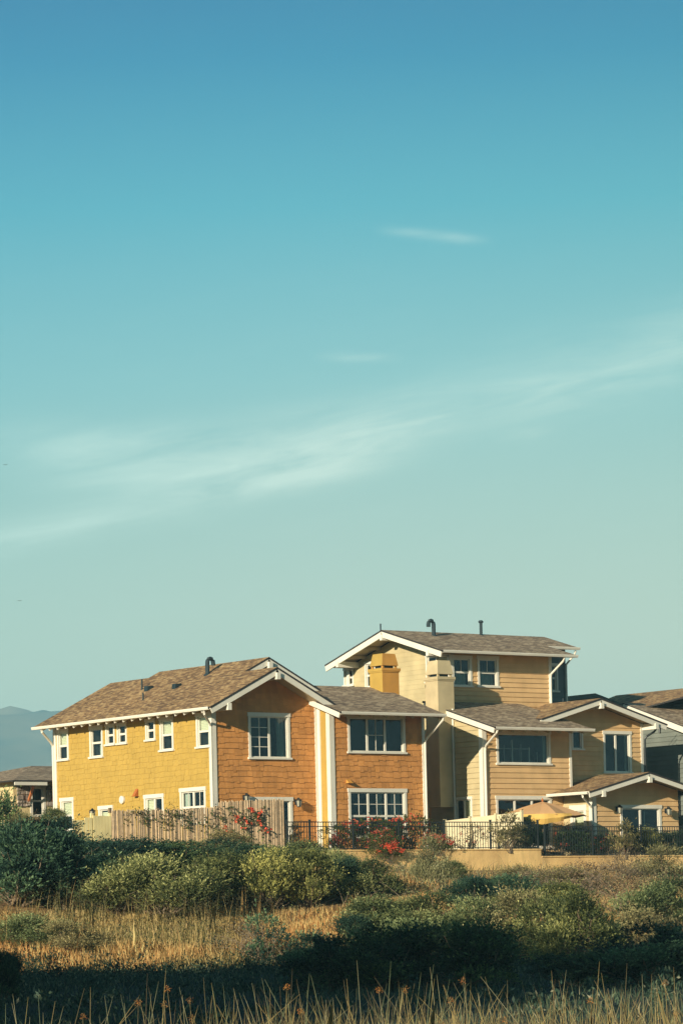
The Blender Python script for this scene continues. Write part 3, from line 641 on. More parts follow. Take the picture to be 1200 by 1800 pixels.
a = F(26, 1372, 21.1); b = F(83, 1372, 21.1); zz = 6.95
boards('fascia', [((a[0], 21.1, a[1]), (b[0], 21.1, a[1]), .06, .2)], 'white_paint', ct)
boards('fascia', [((b[0]+.35, 20.9, a[1]+.12), (b[0]+3.5, 20.9, a[1]+.12), .06, .22)], 'white_paint', ct)
roof('roof', [(a[0]-.1, 21.05, a[1]+.02), (13, 21.05, a[1]+.02), (13, 27, a[1]+1.0), (a[0]+4.5, 27, a[1]+1.0)], ct, 'shingles_grey')
roof('roof', [(a[0]-.1, 21.05, a[1]+.02), (a[0]+4.5, 27, a[1]+1.0), (a[0]-.1, 32, a[1]+.02)], ct, 'shingles_grey')
mb = MB(); x0 = F(24, 1400, 22)[0]; mb.poly([(x0, 22, 3.6), (x0, 31, 3.6), (x0, 31, 7), (x0, 22, 7)]); mb.build('side_wall', 'cottage_wall', ct)
# ================================================================== FENCES AND GARDEN
VF = -4.15
def iron_fence(label, ua, ub, z0, z1, posts):
    t = thing('iron_fence', (ua, VF, z0), label, 'fence')
    for k in range(len(posts)-1):
        a, b = posts[k], posts[k+1]; mb = MB()
        for z, h in ((z1, .035), (z1-.17, .03), (z0+.1, .03)): mb.box((a+.03, VF-.018, z-h), (b-.03, VF+.018, z))
        n = int((b-a)/.125)
        for i in range(1, n): x = a+(b-a)*i/n; mb.box((x-.0095, VF-.0095, z0+.05), (x+.0095, VF+.0095, z1-.01))
        mb.build('picket_panel', 'dark_metal', t)
    for p in posts:
        mb = MB(); mb.box((p-.032, VF-.032, z0-.1), (p+.032, VF+.032, z1+.05)); mb.box((p-.042, VF-.042, z1+.05), (p+.042, VF+.042, z1+.075)); mb.build('post', 'dark_metal', t)
    return t
fx = lambda px, y=1450: F(px, y, VF)[0]
iron_fence('black iron picket fence on the upper retaining wall below the orange wing', fx(503), fx(952), 3.0, 4.10, [fx(p) for p in (504, 544, 620, 700, 780, 861, 944)])
iron_fence('black iron picket fence on the lower retaining wall below the gabled porch', fx(956), 24, 2.70, 3.92, [fx(956), fx(1040), fx(1125), 20.4, 22.4, 24.4])
# retaining wall
t = thing('retaining_wall', (8, VF, 2.0), 'low sandy concrete retaining wall stepping down below the iron fences', 'wall')
mb = MB(); mb.box((.35, -4.30, 1.6), (fx(945), -4.02, 2.98)); mb.build('upper_wall', 'concrete', t)
mb = MB(); mb.box((fx(945)+.003, -4.302, 1.4), (34, -4.022, 2.69)); mb.build('lower_wall', 'concrete', t)
mb = MB(); mb.box((.33, -4.33, 2.981), (fx(945)+.02, -3.99, 3.03)); mb.build('coping', 'concrete', t)
mb = MB(); mb.box((fx(945)+.022, -4.332, 2.691), (34, -3.992, 2.74)); mb.build('coping', 'concrete', t)
# bamboo screen
bt = thing('bamboo_fence', (-3.5, VF, 3.0), 'weathered bamboo cane screen fence in front of the yellow wall and orange gable', 'fence')
v = -4.05
ue = [F(197, 1440, v)[0], -5.2, -3.7, F(386, 1440, v)[0], -1.0, F(500, 1440, v)[0]]
tops = [(4.50, 4.53), (4.53, 4.58), (4.58, 4.66), (4.84, 4.90), (4.90, 4.95)]
for k in range(5):
    a, b = ue[k], ue[k+1]; mb = MB(); x = a+.02
    while x < b-.02:
        r = random.uniform(.014, .026); z = tops[k][0]+(tops[k][1]-tops[k][0])*(x-a)/(b-a)+random.uniform(-.04, .03); o = random.uniform(-.012, .012); l = random.uniform(-.012, .012)
        mb.tube([(x, v+o, 2.75), (x+l, v+o, z)], r, 6); x += 2*r+random.uniform(-.004, .006)
    mb.build('cane_panel', 'bamboo', bt)
    mb = MB()
    for z in (3.3, 4.3): mb.box((a, v+.03, z), (b, v+.07, z+.08))
    mb.build('rail', 'twig', bt)
for p in ue+[]:
    mb = MB(); mb.box((p-.05, v+.072, 2.8), (p+.05, v+.17, 4.6)); mb.build('post', 'twig', bt)
# cream gate, low white pickets, lantern
t = thing('garden_gate', (-7.8, v, 3.0), 'cream board gate between the bamboo fence and the white pickets', 'gate')
a, b = F(164, 1440, v)[0], F(196, 1440, v)[0]; zt = F(180, 1434, v)[1]; mb = MB(); n = 6
for k in range(n): mb.box((a+(b-a)*k/n+.006, v, 3.0), (a+(b-a)*(k+1)/n-.006, v+.03, zt+random.uniform(-.01, .01)))
mb.build('board_panel', 'gate_paint', t)
for p in (a, b): mb = MB(); mb.box((p-.05, v+.031, 2.9), (p+.05, v+.13, zt+.1)); mb.build('post', 'gate_paint', t)
t = thing('picket_fence', (-9.2, v, 3.0), 'short run of low white boards left of the cream gate', 'fence')
a, b = F(128, 1440, v)[0], F(163, 1440, v)[0]; zt = F(145, 1440, v)[1]; mb = MB()
for k in range(5): mb.box((a+(b-a)*k/5+.01, v, 3.0), (a+(b-a)*(k+1)/5-.02, v+.03, zt+(.06 if k > 2 else -.03)))
mb.build('board_panel', 'gate_paint', t); mb = MB(); mb.box((a, v+.031, 3.6), (b, v+.06, 3.7)); mb.build('rail', 'white_paint', t)
u_, z_ = F(168, 1431, v)
t = thing('lantern', (u_, v, 3.0), 'small black post lantern above the cream gate', 'lantern')
mb = MB(); mb.tube([(u_, v+.2, 2.9), (u_, v+.2, z_-.14)], .03, 6); mb.build('post', 'dark_metal', t)
mb = MB(); c_ = Vector((u_, v+.2, z_)); up = Vector((0, 0, 1)); mb.tube([c_+up*.22, c_+up*.17, c_+up*.12], [.02, .06, .15], 6); mb.tube([c_-up*.15, c_-up*.12], [.05, .10], 6)
for k in range(6):
    q = Vector((math.cos(k*math.pi/3), math.sin(k*math.pi/3), 0)); mb.tube([c_+q*.09-up*.13, c_+q*.12+up*.12], .012, 4)
mb.build('lantern_frame', 'dark_metal', t)
mb = MB(); mb.tube([c_-up*.12, c_+up*.11], [.07, .10], 6); mb.build('lamp_glass', 'lantern_glass', t)
# cream privacy fence running back towards the alley
p1 = Vector((*[F(781, 1443, -.95)[0], -.95], 0)); p2 = Vector((*[F(916, 1427, -3.75)[0], -3.75], 0)); za, zb = F(781, 1443, -.95)[1], F(916, 1427, -3.75)[1]
t = thing('privacy_fence', (p1.x, p1.y, G0), 'plain cream panel fence behind the black iron pickets beside the alley', 'fence')
d = p2-p1; n = 3
for k in range(n):
    a = p1+d*(k/n); b = p1+d*((k+1)/n); a2 = Vector((a.x, a.y, za+(zb-za)*k/n)); b2 = Vector((b.x, b.y, za+(zb-za)*(k+1)/n))
    mb = MB(); mb.beam(a2+d.normalized()*.05, b2-d.normalized()*.05, .05, 1.6); mb.build('panel', 'fence_cream', t)
for k in range(n+1):
    a = p1+d*(k/n); z = za+(zb-za)*k/n; mb = MB(); mb.box((a.x-.05, a.y-.05, 2.9), (a.x+.05, a.y+.05, z+.06)); mb.build('post', 'fence_cream', t)
# patio umbrella
uc, vc = F(953, 1420, -2.5)[0], -2.5; za = F(948, 1409, vc)[1]; zr_ = F(948, 1432, vc)[1]
t = thing('patio_umbrella', (uc, vc, 2.9), 'faded orange patio umbrella with a sagging yellow side beside the tan house', 'umbrella')
mb = MB(); R_ = 1.85; n = 8; ring = []
for k in range(n):
    a = 2*math.pi*(k+.5)/n; ring.append(Vector((uc+R_*math.cos(a), vc+R_*math.sin(a), zr_-.06)))
top = Vector((uc, vc, za)); M_ = 4
for k in range(n):
    a, b = ring[k], ring[(k+1) % n]
    for i in range(M_):
        f0, f1 = i/M_, (i+1)/M_; sg = lambda f: Vector((0, 0, .05*math.sin(math.pi*f)))
        A0, B0, A1, B1 = top.lerp(a, f0)+sg(f0), top.lerp(b, f0)+sg(f0), top.lerp(a, f1)+sg(f1), top.lerp(b, f1)+sg(f1)
        m0, m1 = (A0+B0)/2-Vector((0, 0, .07*f0)), (A1+B1)/2-Vector((0, 0, .07*f1))
        mb.poly([A0, A1, m1, m0]); mb.poly([m0, m1, B1, B0])
mb.build('canopy', 'canvas_tan', t)
mb = MB(); pts = []
for k in range(17):
    a = math.radians(203+66*k/16); s_ = .14+.03*math.sin(k*.7)**2+.26*math.sin(math.pi*(k/16)**.7); r = R_*(.97+.012*math.sin(k*1.1)); pts.append((Vector((uc+r*math.cos(a), vc+r*math.sin(a), zr_-.02)), s_, a))
for k in range(16):
    (p, s0_, a0), (q, s1_, a1) = pts[k], pts[k+1]; o0 = Vector((math.cos(a0), math.sin(a0), 0)); o1 = Vector((math.cos(a1), math.sin(a1), 0))
    mb.poly([p, q, q+o1*.10-Vector((0, 0, s1_*.5)), p+o0*.10-Vector((0, 0, s0_*.5))]); mb.poly([p+o0*.10-Vector((0, 0, s0_*.5)), q+o1*.10-Vector((0, 0, s1_*.5)), q-Vector((0, 0, s1_)), p-Vector((0, 0, s0_))])
mb.build('valance', 'canvas_yellow', t)
mb = MB(); mb.tube([(uc, vc, 2.9), (uc, vc, za)], .025, 8); mb.build('pole', 'twig', t)
mb = MB(); mb.tube([(uc, vc, za-.02), (uc, vc, za+.05), (uc, vc, za+.1), (uc, vc, za+.15)], [.02, .05, .03, .01], 8); mb.build('finial', 'copper', t)
mb = MB(); mb.tube([(uc, vc, 2.85), (uc, vc, 2.95)], [.28, .24], 14); mb.build('base', 'concrete', t)
# ================================================================== LAND
def ytop(X): return ((-4.28-CV)+X*ST)/CT
def sstep(t): t = max(0., min(1., t)); return t*t*(3-2*t)
def wob(x, y): return .10*math.sin(x*.9+1.3*math.sin(y*.5))+.08*math.sin(y*1.1+x*.37)+.05*math.sin(2.3*x-1.7*y)
def gz(X, Y):
    u, v = H(X, Y)
    if Y > 20000: return 0.
    if v > -4.2:
        z = 2.97 if u < 12.65 else 2.66
        return z+min(1.6, .085*max(0, v-5)) if v < 400 else max(-2, 4-.01*(v-400))
    yt = ytop(X) if abs(X) < 60 else ytop(60*math.copysign(1, X))
    if X < -60 and v <= -4.2: yt = min(yt, 66)
    zt = 2.2+.7*sstep((1.2-u)/2.)
    if Y < 60: return -1.6+.46*sstep((Y-44)/16)
    f = max(0, min(1, (Y-99.5)/max(4, yt-.6-99.5)))
    f = f+.10*math.sin(math.pi*f)
    return -1.14+(zt+1.14)*f+wob(X, Y)*min(1, f*6)*min(1, (1-f)*6+.1)*.9
def lines(a, b, st, far, extra=()):
    o = list(np.arange(a, b, st)); s = st; x = b
    while x < far: o.append(x); s *= 1.5; x += s
    o.append(far); s = st; x = a-st*1.5
    while x > -far: o.append(x); s *= 1.5; x -= s
    o.append(-far); return sorted(set([round(float(q), 3) for q in o]+list(extra)))
us = lines(-84, 30, .7, 6500); vs = [q for q in lines(-116, 12, .7, 6500, (-4.26, -4.1)) if not (-4.6 < q < -3.8 and q not in (-4.26, -4.1))]
V_ = []; F_ = []
for q in vs:
    for p in us: V_.append((p, q, gz(*XY(p, q))))
W_ = len(us)
for j in range(len(vs)-1):
    for i in range(W_-1): F_.append((j*W_+i, j*W_+i+1, (j+1)*W_+i+1, (j+1)*W_+i))
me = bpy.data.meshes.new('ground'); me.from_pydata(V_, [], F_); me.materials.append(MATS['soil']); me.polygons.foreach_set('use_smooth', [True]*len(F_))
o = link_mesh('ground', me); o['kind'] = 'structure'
# far hills at the left
hv = []; hf = []; nx, ny = 150, 40
def hn(x, s=1.): return math.sin(x*.011*s)*.5+math.sin(x*.027*s+2)*.3+math.sin(x*.071*s+1)*.13+math.sin(x*.19*s)*.05+math.sin(x*.47*s+3)*.028
for j in range(ny):
    for i in range(nx):
        X = -2600+i*(2600+460)/(nx-1); g = j/(ny-1); Yd = 2900+g*1000
        hgt = 245*sstep((110-X)/390)*(1+.08*hn(X*1.)) if X > -280 else 245*(1+.08*hn(X))+.05*(-280-X)
        r = math.sin(math.pi*min(1, g*1.12)/1.0*.5)**1.2 if g < .893 else 1-(g-.893)*1.5
        z = -3+hgt*r+8*hn(X*2+Yd*1.3)*r+4*hn(Yd*3-X*2.2)*r+random.uniform(-3, 4)*r
        a, b = H(X, Yd); hv.append((a, b, z))
for j in range(ny-1):
    for i in range(nx-1): hf.append((j*nx+i, j*nx+i+1, (j+1)*nx+i+1, (j+1)*nx+i))
me = bpy.data.meshes.new('hills'); me.from_pydata(hv, [], hf); me.materials.append(MATS['hill_cover']); me.polygons.foreach_set('use_smooth', [True]*len(hf))
o = link_mesh('hills', me); o['kind'] = 'structure'
# the air
m = bpy.data.materials.new('air'); m.use_nodes = True; nt = m.node_tree; nt.nodes.clear()
oo = nt.nodes.new('ShaderNodeOutputMaterial'); pv = nt.nodes.new('ShaderNodeVolumePrincipled'); nt.links.new(pv.outputs[0], oo.inputs['Volume'])
pv.inputs['Color'].default_value = (.44, .84, 1.0, 1); pv.inputs['Density'].default_value = 3.0e-4; pv.inputs['Anisotropy'].default_value = .0; MATS['air'] = m
mb = MB(); mb.box((-7000, -7000, -4.5), (7000, 7000, 285)); o = mb.build('haze', 'air'); o['kind'] = 'stuff'
# ================================================================== PLANTS
def unit(a): return a/np.maximum(1e-9, np.linalg.norm(a, axis=1, keepdims=True))
def leaf_quads(p, ax, ln, wd):
    n = len(p); ax = unit(ax); r = unit(np.cross(ax, unit(RNG.normal(size=(n, 3))))); ln = ln[:, None]; wd = wd[:, None]
    v = np.stack([p, p+ax*ln*.5+r*wd*.5, p+ax*ln, p+ax*ln*.5-r*wd*.5], 1).reshape(-1, 3)
    return v
def np_mesh(name, verts, k, mat):
    n = len(verts)//k; me = bpy.data.meshes.new(name); me.vertices.add(len(verts)); me.vertices.foreach_set('co', verts.astype(np.float32).ravel())
    me.loops.add(n*k); me.loops.foreach_set('vertex_index', np.arange(n*k, dtype=np.int32)); me.polygons.add(n)
    me.polygons.foreach_set('loop_start', np.arange(0, n*k, k, dtype=np.int32)); me.polygons.foreach_set('loop_total', np.full(n, k, dtype=np.int32))
    me.materials.append(MATS[mat]); me.update(calc_edges=True); return me
def lobes(n, flat=.5, spread=.33):
    L = []
    for i in range(n):
        a = random.uniform(0, 2*math.pi); r = spread*math.sqrt(random.random()); h = random.uniform(.12, .84)*(1-.45*(r/spread)**2)
        L.append((r*math.cos(a), r*math.sin(a), h, random.choice([.07, .1, .13, .17, .21])*random.uniform(.9, 1.15)))
    return L
def shrub_meshes(mat, n_l=14, sprigs=900, per=6, ll=.030, up=.8, jit=.35, spread=.33, slen=.10, shell=.6):
    L = lobes(n_l, spread=spread); w = np.array([l[3]**2 for l in L]); w /= w.sum(); idx = RNG.choice(len(L), sprigs, p=w)
    C = np.array([l[:3] for l in L])[idx]; R = np.array([l[3] for l in L])[idx]
    d = unit(RNG.normal(size=(sprigs, 3))); d[:, 2] = np.where(d[:, 2] < -.3, -d[:, 2], d[:, 2])
    rr = R*(shell+(1-shell)*RNG.random(sprigs)); base = C+d*rr[:, None]
    ax = unit(d*.7+np.array([0, 0, up])+RNG.normal(size=(sprigs, 3))*jit); sl = slen*(.5+RNG.random(sprigs))
    lr = RNG.random(len(L))[idx]; sl = sl*np.where(RNG.random(sprigs) < .12, 1.9, 1.)
    t = RNG.random((sprigs, per)); p = base[:, None, :]+ax[:, None, :]*(t*sl[:, None])[:, :, None]+RNG.normal(size=(sprigs, per, 3))*.005
    la = ax[:, None, :]*1.2+RNG.normal(size=(sprigs, per, 3))*.45
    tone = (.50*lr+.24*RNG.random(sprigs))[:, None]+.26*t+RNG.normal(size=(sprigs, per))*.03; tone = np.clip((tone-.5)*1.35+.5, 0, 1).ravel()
    p = p.reshape(-1, 3); la = la.reshape(-1, 3); n = len(p); l = ll*(.5+.9*RNG.random(n)); p[:, 2] = np.maximum(p[:, 2], .0)
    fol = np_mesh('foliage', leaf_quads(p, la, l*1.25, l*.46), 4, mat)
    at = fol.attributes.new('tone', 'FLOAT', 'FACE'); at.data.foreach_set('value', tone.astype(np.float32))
    mb = MB()
    for l_ in L+L[:10]:
        c = Vector(l_[:3]); s = Vector((random.uniform(-.06, .06), random.uniform(-.06, .06), -.06)); m_ = s.lerp(c, .5)+Vector((random.uniform(-.05, .05), random.uniform(-.05, .05), .03))
        e = c+Vector((random.uniform(-.14, .14), random.uniform(-.14, .14), l_[3]*random.uniform(.8, 1.9))); mb.tube([s, m_, c, e], [.010, .007, .004, .0012], 4, cap=False)
    br = bpy.data.meshes.new('branches'); br.from_pydata(mb.v, [], mb.f); br.materials.append(MATS['twig']); return fol, br
def flowers_mesh(n=60, size=.045, mat='petal_red', zlo=.3, cl=7):
    P = []; k = 0
    while k < n:
        c = np.array([random.uniform(-.42, .42), random.uniform(-.42, .42), random.uniform(zlo, .92)])
        if (c[0]/.45)**2+(c[1]/.45)**2+((c[2]-.45)/.5)**2 > 1 or (c[0]/.45)**2+(c[1]/.45)**2+((c[2]-.45)/.5)**2 < .35: continue
        P.append(c+RNG.normal(size=(cl, 3))*.022); k += 1
    P = np.concatenate(P); n = len(P); return np_mesh('blossoms', leaf_quads(P, RNG.normal(size=(n, 3)), np.full(n, size), np.full(n, size*.9)), 4, mat)
PROTO = {}
def kind(name, parts): PROTO[name] = parts
for i in range(3): kind('green%d' % i, shrub_meshes('leaf_green', 26+i*6, 2700, 8, .027, 1.1, slen=.13, spread=.40))
for i in range(3): kind('dark%d' % i, shrub_meshes('leaf_dark', 26+i*5, 2700, 8, .028, .8, slen=.11, spread=.40))  # dark leaf colour also stands in for shade on the unlit shrubs
for i in range(2): kind('olive%d' % i, shrub_meshes('leaf_olive', 22+i*6, 1700, 8, .026, 1.2, slen=.16, spread=.40))
for i in range(2): kind('dry%d' % i, shrub_meshes('leaf_dry', 20, 900, 5, .026, 1.2, slen=.2, jit=.5, spread=.42))
kind('broom', shrub_meshes('leaf_dark', 9, 420, 7, .034, 1.3, slen=.12, spread=.40))
kind('rose', shrub_meshes('leaf_rose', 14, 620, 5, .042, .5, slen=.1, spread=.38)+(flowers_mesh(48, .05),))
kind('rosered', shrub_meshes('leaf_rose', 12, 380, 5, .05, .5)+(flowers_mesh(60, .06, zlo=.45, cl=8),))
kind('sparse', shrub_meshes('leaf_rose', 10, 260, 4, .035, .8, slen=.16, spread=.42)+(flowers_mesh(9, .035),))
kind('climber', shrub_meshes('leaf_olive', 14, 420, 5, .045, .6, spread=.42))
def vine_meshes(n, fl, sag=.5):
    P = []; mb = MB()
    for k in range(10):
        x = random.uniform(-.5, .5); z = random.uniform(.55, 1.); pts = [Vector((x, .0, z))]
        for j in range(5): pts.append(pts[-1]+Vector((random.uniform(-.08, .10), random.uniform(-.03, .03), -random.uniform(.02, .16))))
        mb.tube(pts, .006, 4, cap=False)
        for p in pts: P.append(np.array(p)+RNG.normal(size=(n//96+1, 3))*[.035, .03, .035])
    P = np.concatenate(P); m = len(P); fol = np_mesh('foliage', leaf_quads(P, RNG.normal(size=(m, 3))+[0, -.3, -.3], .05+.03*RNG.random(m), .035+.02*RNG.random(m)), 4, 'leaf_rose')
    br = bpy.data.meshes.new('branches'); br.from_pydata(mb.v, [], mb.f); br.materials.append(MATS['twig']); r = (fol, br)
    if fl:
        Q = np.concatenate([P[random.randrange(m)]+RNG.normal(size=(8, 3))*.02+[0, -.05, 0] for _ in range(fl)]); q = len(Q); r += (np_mesh('blossoms', leaf_quads(Q, RNG.normal(size=(q, 3)), np.full(q, .055), np.full(q, .05)), 4, 'petal_red'),)
    return r
kind('vine', vine_meshes(200, 0)); kind('vinered', vine_meshes(330, 16))
PN = ('foliage', 'branches', 'blossoms')
def plant(name, kd, loc, sc, rot, label, cat, group=None):
    t = thing(name, loc, label, cat, group); t.scale = sc; t.rotation_euler = (0, 0, rot)
    for nm, me in zip(PN, PROTO[kd]):
        o = bpy.data.objects.new(nm, me); COL.objects.link(o); o.parent = t
    return t
def hit(px, py, y0=62):
    r = ray(px, py); rx, ry, rz = r; Y = y0
    while Y < 175:
        if rz*Y < gz(*XY(CU+rx*Y, CV+ry*Y)): break
        Y += .25
    return Y, CU+rx*Y, CV+ry*Y, rz*Y
def bush(kd, px, py, wpx, hpx, label, Yf=None, name='shrub', cat='shrub', group=None, depth=None):
    if Yf is None: Y, x, y, z = hit(px, py)
    else:
        r = ray(px, py); Y = Yf; x, y = CU+r[0]*Y, CV+r[1]*Y; z = gz(*XY(x, y))
    X, Yc = XY(x, y); w = wpx/FP*Yc*1.42; h = hpx/FP*Yc*1.05
    z = gz(X, Yc)
    top = (ray(px, py-hpx)[2])*Yc
    h = max(.35, (top-z)*1.12); SPOT.append((X, Yc, w*.45))
    return plant(name, kd, (x, y, z-.05), (w, depth or w*.8, h), random.uniform(0, 6.28) if depth is None else -TH*0, label, cat, group)
SPOT = []
BG = 'wild shrubs growing on the slope below the houses'
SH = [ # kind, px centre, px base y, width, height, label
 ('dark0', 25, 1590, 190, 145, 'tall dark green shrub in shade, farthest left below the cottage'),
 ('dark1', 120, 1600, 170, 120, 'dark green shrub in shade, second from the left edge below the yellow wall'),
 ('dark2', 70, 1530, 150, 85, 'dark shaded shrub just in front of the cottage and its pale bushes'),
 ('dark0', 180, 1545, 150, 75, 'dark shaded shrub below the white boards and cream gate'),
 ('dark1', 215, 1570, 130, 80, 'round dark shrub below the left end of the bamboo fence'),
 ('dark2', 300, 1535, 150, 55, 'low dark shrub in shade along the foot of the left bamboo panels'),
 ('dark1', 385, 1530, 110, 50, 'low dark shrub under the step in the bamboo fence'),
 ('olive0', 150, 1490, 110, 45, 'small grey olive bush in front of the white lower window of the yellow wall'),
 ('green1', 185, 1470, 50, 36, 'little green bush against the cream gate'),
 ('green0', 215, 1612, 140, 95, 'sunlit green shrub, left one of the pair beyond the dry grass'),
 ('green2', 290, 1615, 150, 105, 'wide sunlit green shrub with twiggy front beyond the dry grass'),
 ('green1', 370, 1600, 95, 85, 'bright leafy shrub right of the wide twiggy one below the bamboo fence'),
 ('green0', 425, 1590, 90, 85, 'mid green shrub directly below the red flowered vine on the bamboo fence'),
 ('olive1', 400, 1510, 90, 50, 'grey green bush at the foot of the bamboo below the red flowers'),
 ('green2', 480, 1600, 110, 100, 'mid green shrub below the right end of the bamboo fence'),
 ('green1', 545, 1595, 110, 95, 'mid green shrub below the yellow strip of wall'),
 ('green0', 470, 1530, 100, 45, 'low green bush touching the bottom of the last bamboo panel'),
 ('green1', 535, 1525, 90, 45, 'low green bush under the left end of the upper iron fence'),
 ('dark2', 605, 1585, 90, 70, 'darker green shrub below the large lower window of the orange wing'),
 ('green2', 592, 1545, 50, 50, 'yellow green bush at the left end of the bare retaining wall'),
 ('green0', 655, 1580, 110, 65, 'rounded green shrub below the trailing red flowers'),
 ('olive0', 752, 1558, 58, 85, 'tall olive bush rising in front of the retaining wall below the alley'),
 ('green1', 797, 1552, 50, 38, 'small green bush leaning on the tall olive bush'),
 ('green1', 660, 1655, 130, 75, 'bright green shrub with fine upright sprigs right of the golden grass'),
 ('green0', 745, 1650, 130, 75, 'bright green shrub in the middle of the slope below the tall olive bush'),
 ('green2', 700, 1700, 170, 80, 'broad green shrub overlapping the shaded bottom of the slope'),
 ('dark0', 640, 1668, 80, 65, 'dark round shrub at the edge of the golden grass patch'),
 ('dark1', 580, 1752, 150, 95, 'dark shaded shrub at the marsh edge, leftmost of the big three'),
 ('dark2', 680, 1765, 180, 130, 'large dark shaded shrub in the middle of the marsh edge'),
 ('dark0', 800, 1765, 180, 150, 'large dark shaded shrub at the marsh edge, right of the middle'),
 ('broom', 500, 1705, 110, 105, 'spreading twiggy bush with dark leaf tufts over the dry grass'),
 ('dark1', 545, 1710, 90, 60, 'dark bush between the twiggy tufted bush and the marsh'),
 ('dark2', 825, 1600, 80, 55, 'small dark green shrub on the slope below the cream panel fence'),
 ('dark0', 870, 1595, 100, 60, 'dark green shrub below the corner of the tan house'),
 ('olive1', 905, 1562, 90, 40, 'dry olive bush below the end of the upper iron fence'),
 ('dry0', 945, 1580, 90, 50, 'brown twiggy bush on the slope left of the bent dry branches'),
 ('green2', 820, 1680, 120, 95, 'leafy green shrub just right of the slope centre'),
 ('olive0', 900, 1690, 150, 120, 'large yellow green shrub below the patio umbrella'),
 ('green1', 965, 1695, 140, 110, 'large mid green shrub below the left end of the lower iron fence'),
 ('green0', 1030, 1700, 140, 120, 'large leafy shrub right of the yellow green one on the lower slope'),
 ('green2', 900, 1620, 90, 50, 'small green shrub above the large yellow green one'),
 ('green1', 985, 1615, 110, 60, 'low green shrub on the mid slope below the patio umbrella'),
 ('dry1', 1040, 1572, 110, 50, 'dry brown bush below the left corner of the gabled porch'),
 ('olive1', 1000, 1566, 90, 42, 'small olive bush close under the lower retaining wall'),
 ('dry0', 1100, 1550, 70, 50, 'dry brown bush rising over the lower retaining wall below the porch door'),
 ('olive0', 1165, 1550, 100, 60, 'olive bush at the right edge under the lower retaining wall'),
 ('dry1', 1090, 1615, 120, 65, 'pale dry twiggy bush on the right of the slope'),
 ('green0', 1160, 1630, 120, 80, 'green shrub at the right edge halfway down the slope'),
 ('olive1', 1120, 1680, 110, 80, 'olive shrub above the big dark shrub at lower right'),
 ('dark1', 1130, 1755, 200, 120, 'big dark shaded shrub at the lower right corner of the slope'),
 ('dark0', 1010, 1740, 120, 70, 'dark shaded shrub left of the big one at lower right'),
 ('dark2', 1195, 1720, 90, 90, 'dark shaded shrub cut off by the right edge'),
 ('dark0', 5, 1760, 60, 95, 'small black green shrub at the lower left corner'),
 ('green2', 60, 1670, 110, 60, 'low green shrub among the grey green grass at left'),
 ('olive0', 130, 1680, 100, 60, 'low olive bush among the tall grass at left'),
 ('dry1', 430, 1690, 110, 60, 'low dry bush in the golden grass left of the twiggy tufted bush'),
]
for q in SH: bush(*q, group=BG)
# garden plants along the fences
GV = lambda px, v: XY(F(px, 1480, v)[0], v)[1]
def gbush(kd, px, base, w, h, v, label, name='garden_bush', cat='bush', depth=.7, zb=None):
    u, z = F(px, base, v); zt = F(px, base-h, v)[1]; u0 = F(px-w/2, base, v)[0]; u1 = F(px+w/2, base, v)[0]
    return plant(name, kd, (u, v, z), ((u1-u0)*1.05, depth, (zt-z)*1.05), 0., label, cat)
gbush('rose', 640, 1502, 128, 64, -3.75, 'rose bush with coral red blooms left of the window mullion behind the iron fence', 'rose_bush', 'rose bush')
gbush('rose', 716, 1500, 104, 68, -3.7, 'taller rose bush with few pale pink blooms behind the iron fence by the window', 'rose_bush', 'rose bush')
gbush('rose', 672, 1506, 60, 50, -4.55, 'rose bush with coral blooms spilling over the front of the upper iron fence', 'rose_bush', 'rose bush', .5)
gbush('rosered', 686, 1514, 54, 34, -4.6, 'low clump of bright red flowers trailing down the retaining wall', 'flower_clump', 'flowers', .5)
gbush('rosered', 771, 1502, 58, 38, -4.5, 'bright red flower bush at the fence post by the alley', 'flower_bush', 'flowers', .5)
gbush('rosered', 592, 1500, 34, 34, -3.8, 'small red flower bush under the corner of the orange wing', 'flower_bush', 'flowers', .5)
gbush('sparse', 822, 1497, 90, 48, -4.0, 'thin leafy bush with few flowers against the cream panel fence', depth=.4)
gbush('climber', 897, 1496, 72, 66, -4.3, 'dense olive bush covering the iron fence under the umbrella', depth=.6)
gbush('dark1', 930, 1493, 60, 48, -3.7, 'dark bush filling the corner behind the end of the upper fence')
gbush('sparse', 985, 1506, 60, 58, -3.8, 'airy bush with pale stems behind the lower fence below the umbrella', depth=.5)
gbush('rose', 1060, 1507, 80, 40, -3.8, 'low bush with a few pink blooms behind the lower fence by the porch corner')
gbush('climber', 1100, 1507, 60, 62, -4.3, 'green climber over the lower fence at the left of the porch door', depth=.5)
gbush('green2', 1130, 1507, 60, 50, -3.8, 'green bush behind the lower fence in front of the porch door')
gbush('dark2', 1015, 1507, 90, 50, -3.6, 'dark bush behind the lower fence left of the porch')
gbush('dark0', 1175, 1507, 70, 50, -3.7, 'dark bush behind the lower fence at the right edge')
gbush('climber', 520, 1492, 36, 45, -3.85, 'thin climber on the iron fence beside the last bamboo panel', depth=.3)
gbush('dry0', 78, 1478, 60, 42, 6., 'sunlit straw coloured bush below the cottage window', depth=1.)
gbush('olive1', 45, 1470, 60, 40, 9., 'pale sunlit bush left of the cottage window', depth=1.)
gbush('green1', 100, 1460, 50, 38, 3., 'leafy bush at the far foot of the yellow wall', depth=1.)
gbush('vinered', 432, 1485, 84, 72, -4.16, 'green vine with coral red blooms hanging on the right bamboo panels', 'flowering_vine', 'vine', .9)
gbush('vine', 268, 1470, 70, 56, -4.14, 'leafy vine hanging over the top of the left bamboo panels', 'climbing_vine', 'vine', .9)
gbush('vine', 345, 1480, 80, 62, -4.14, 'leafy vine spreading over the bamboo beside the step in its top', 'climbing_vine', 'vine', .9)
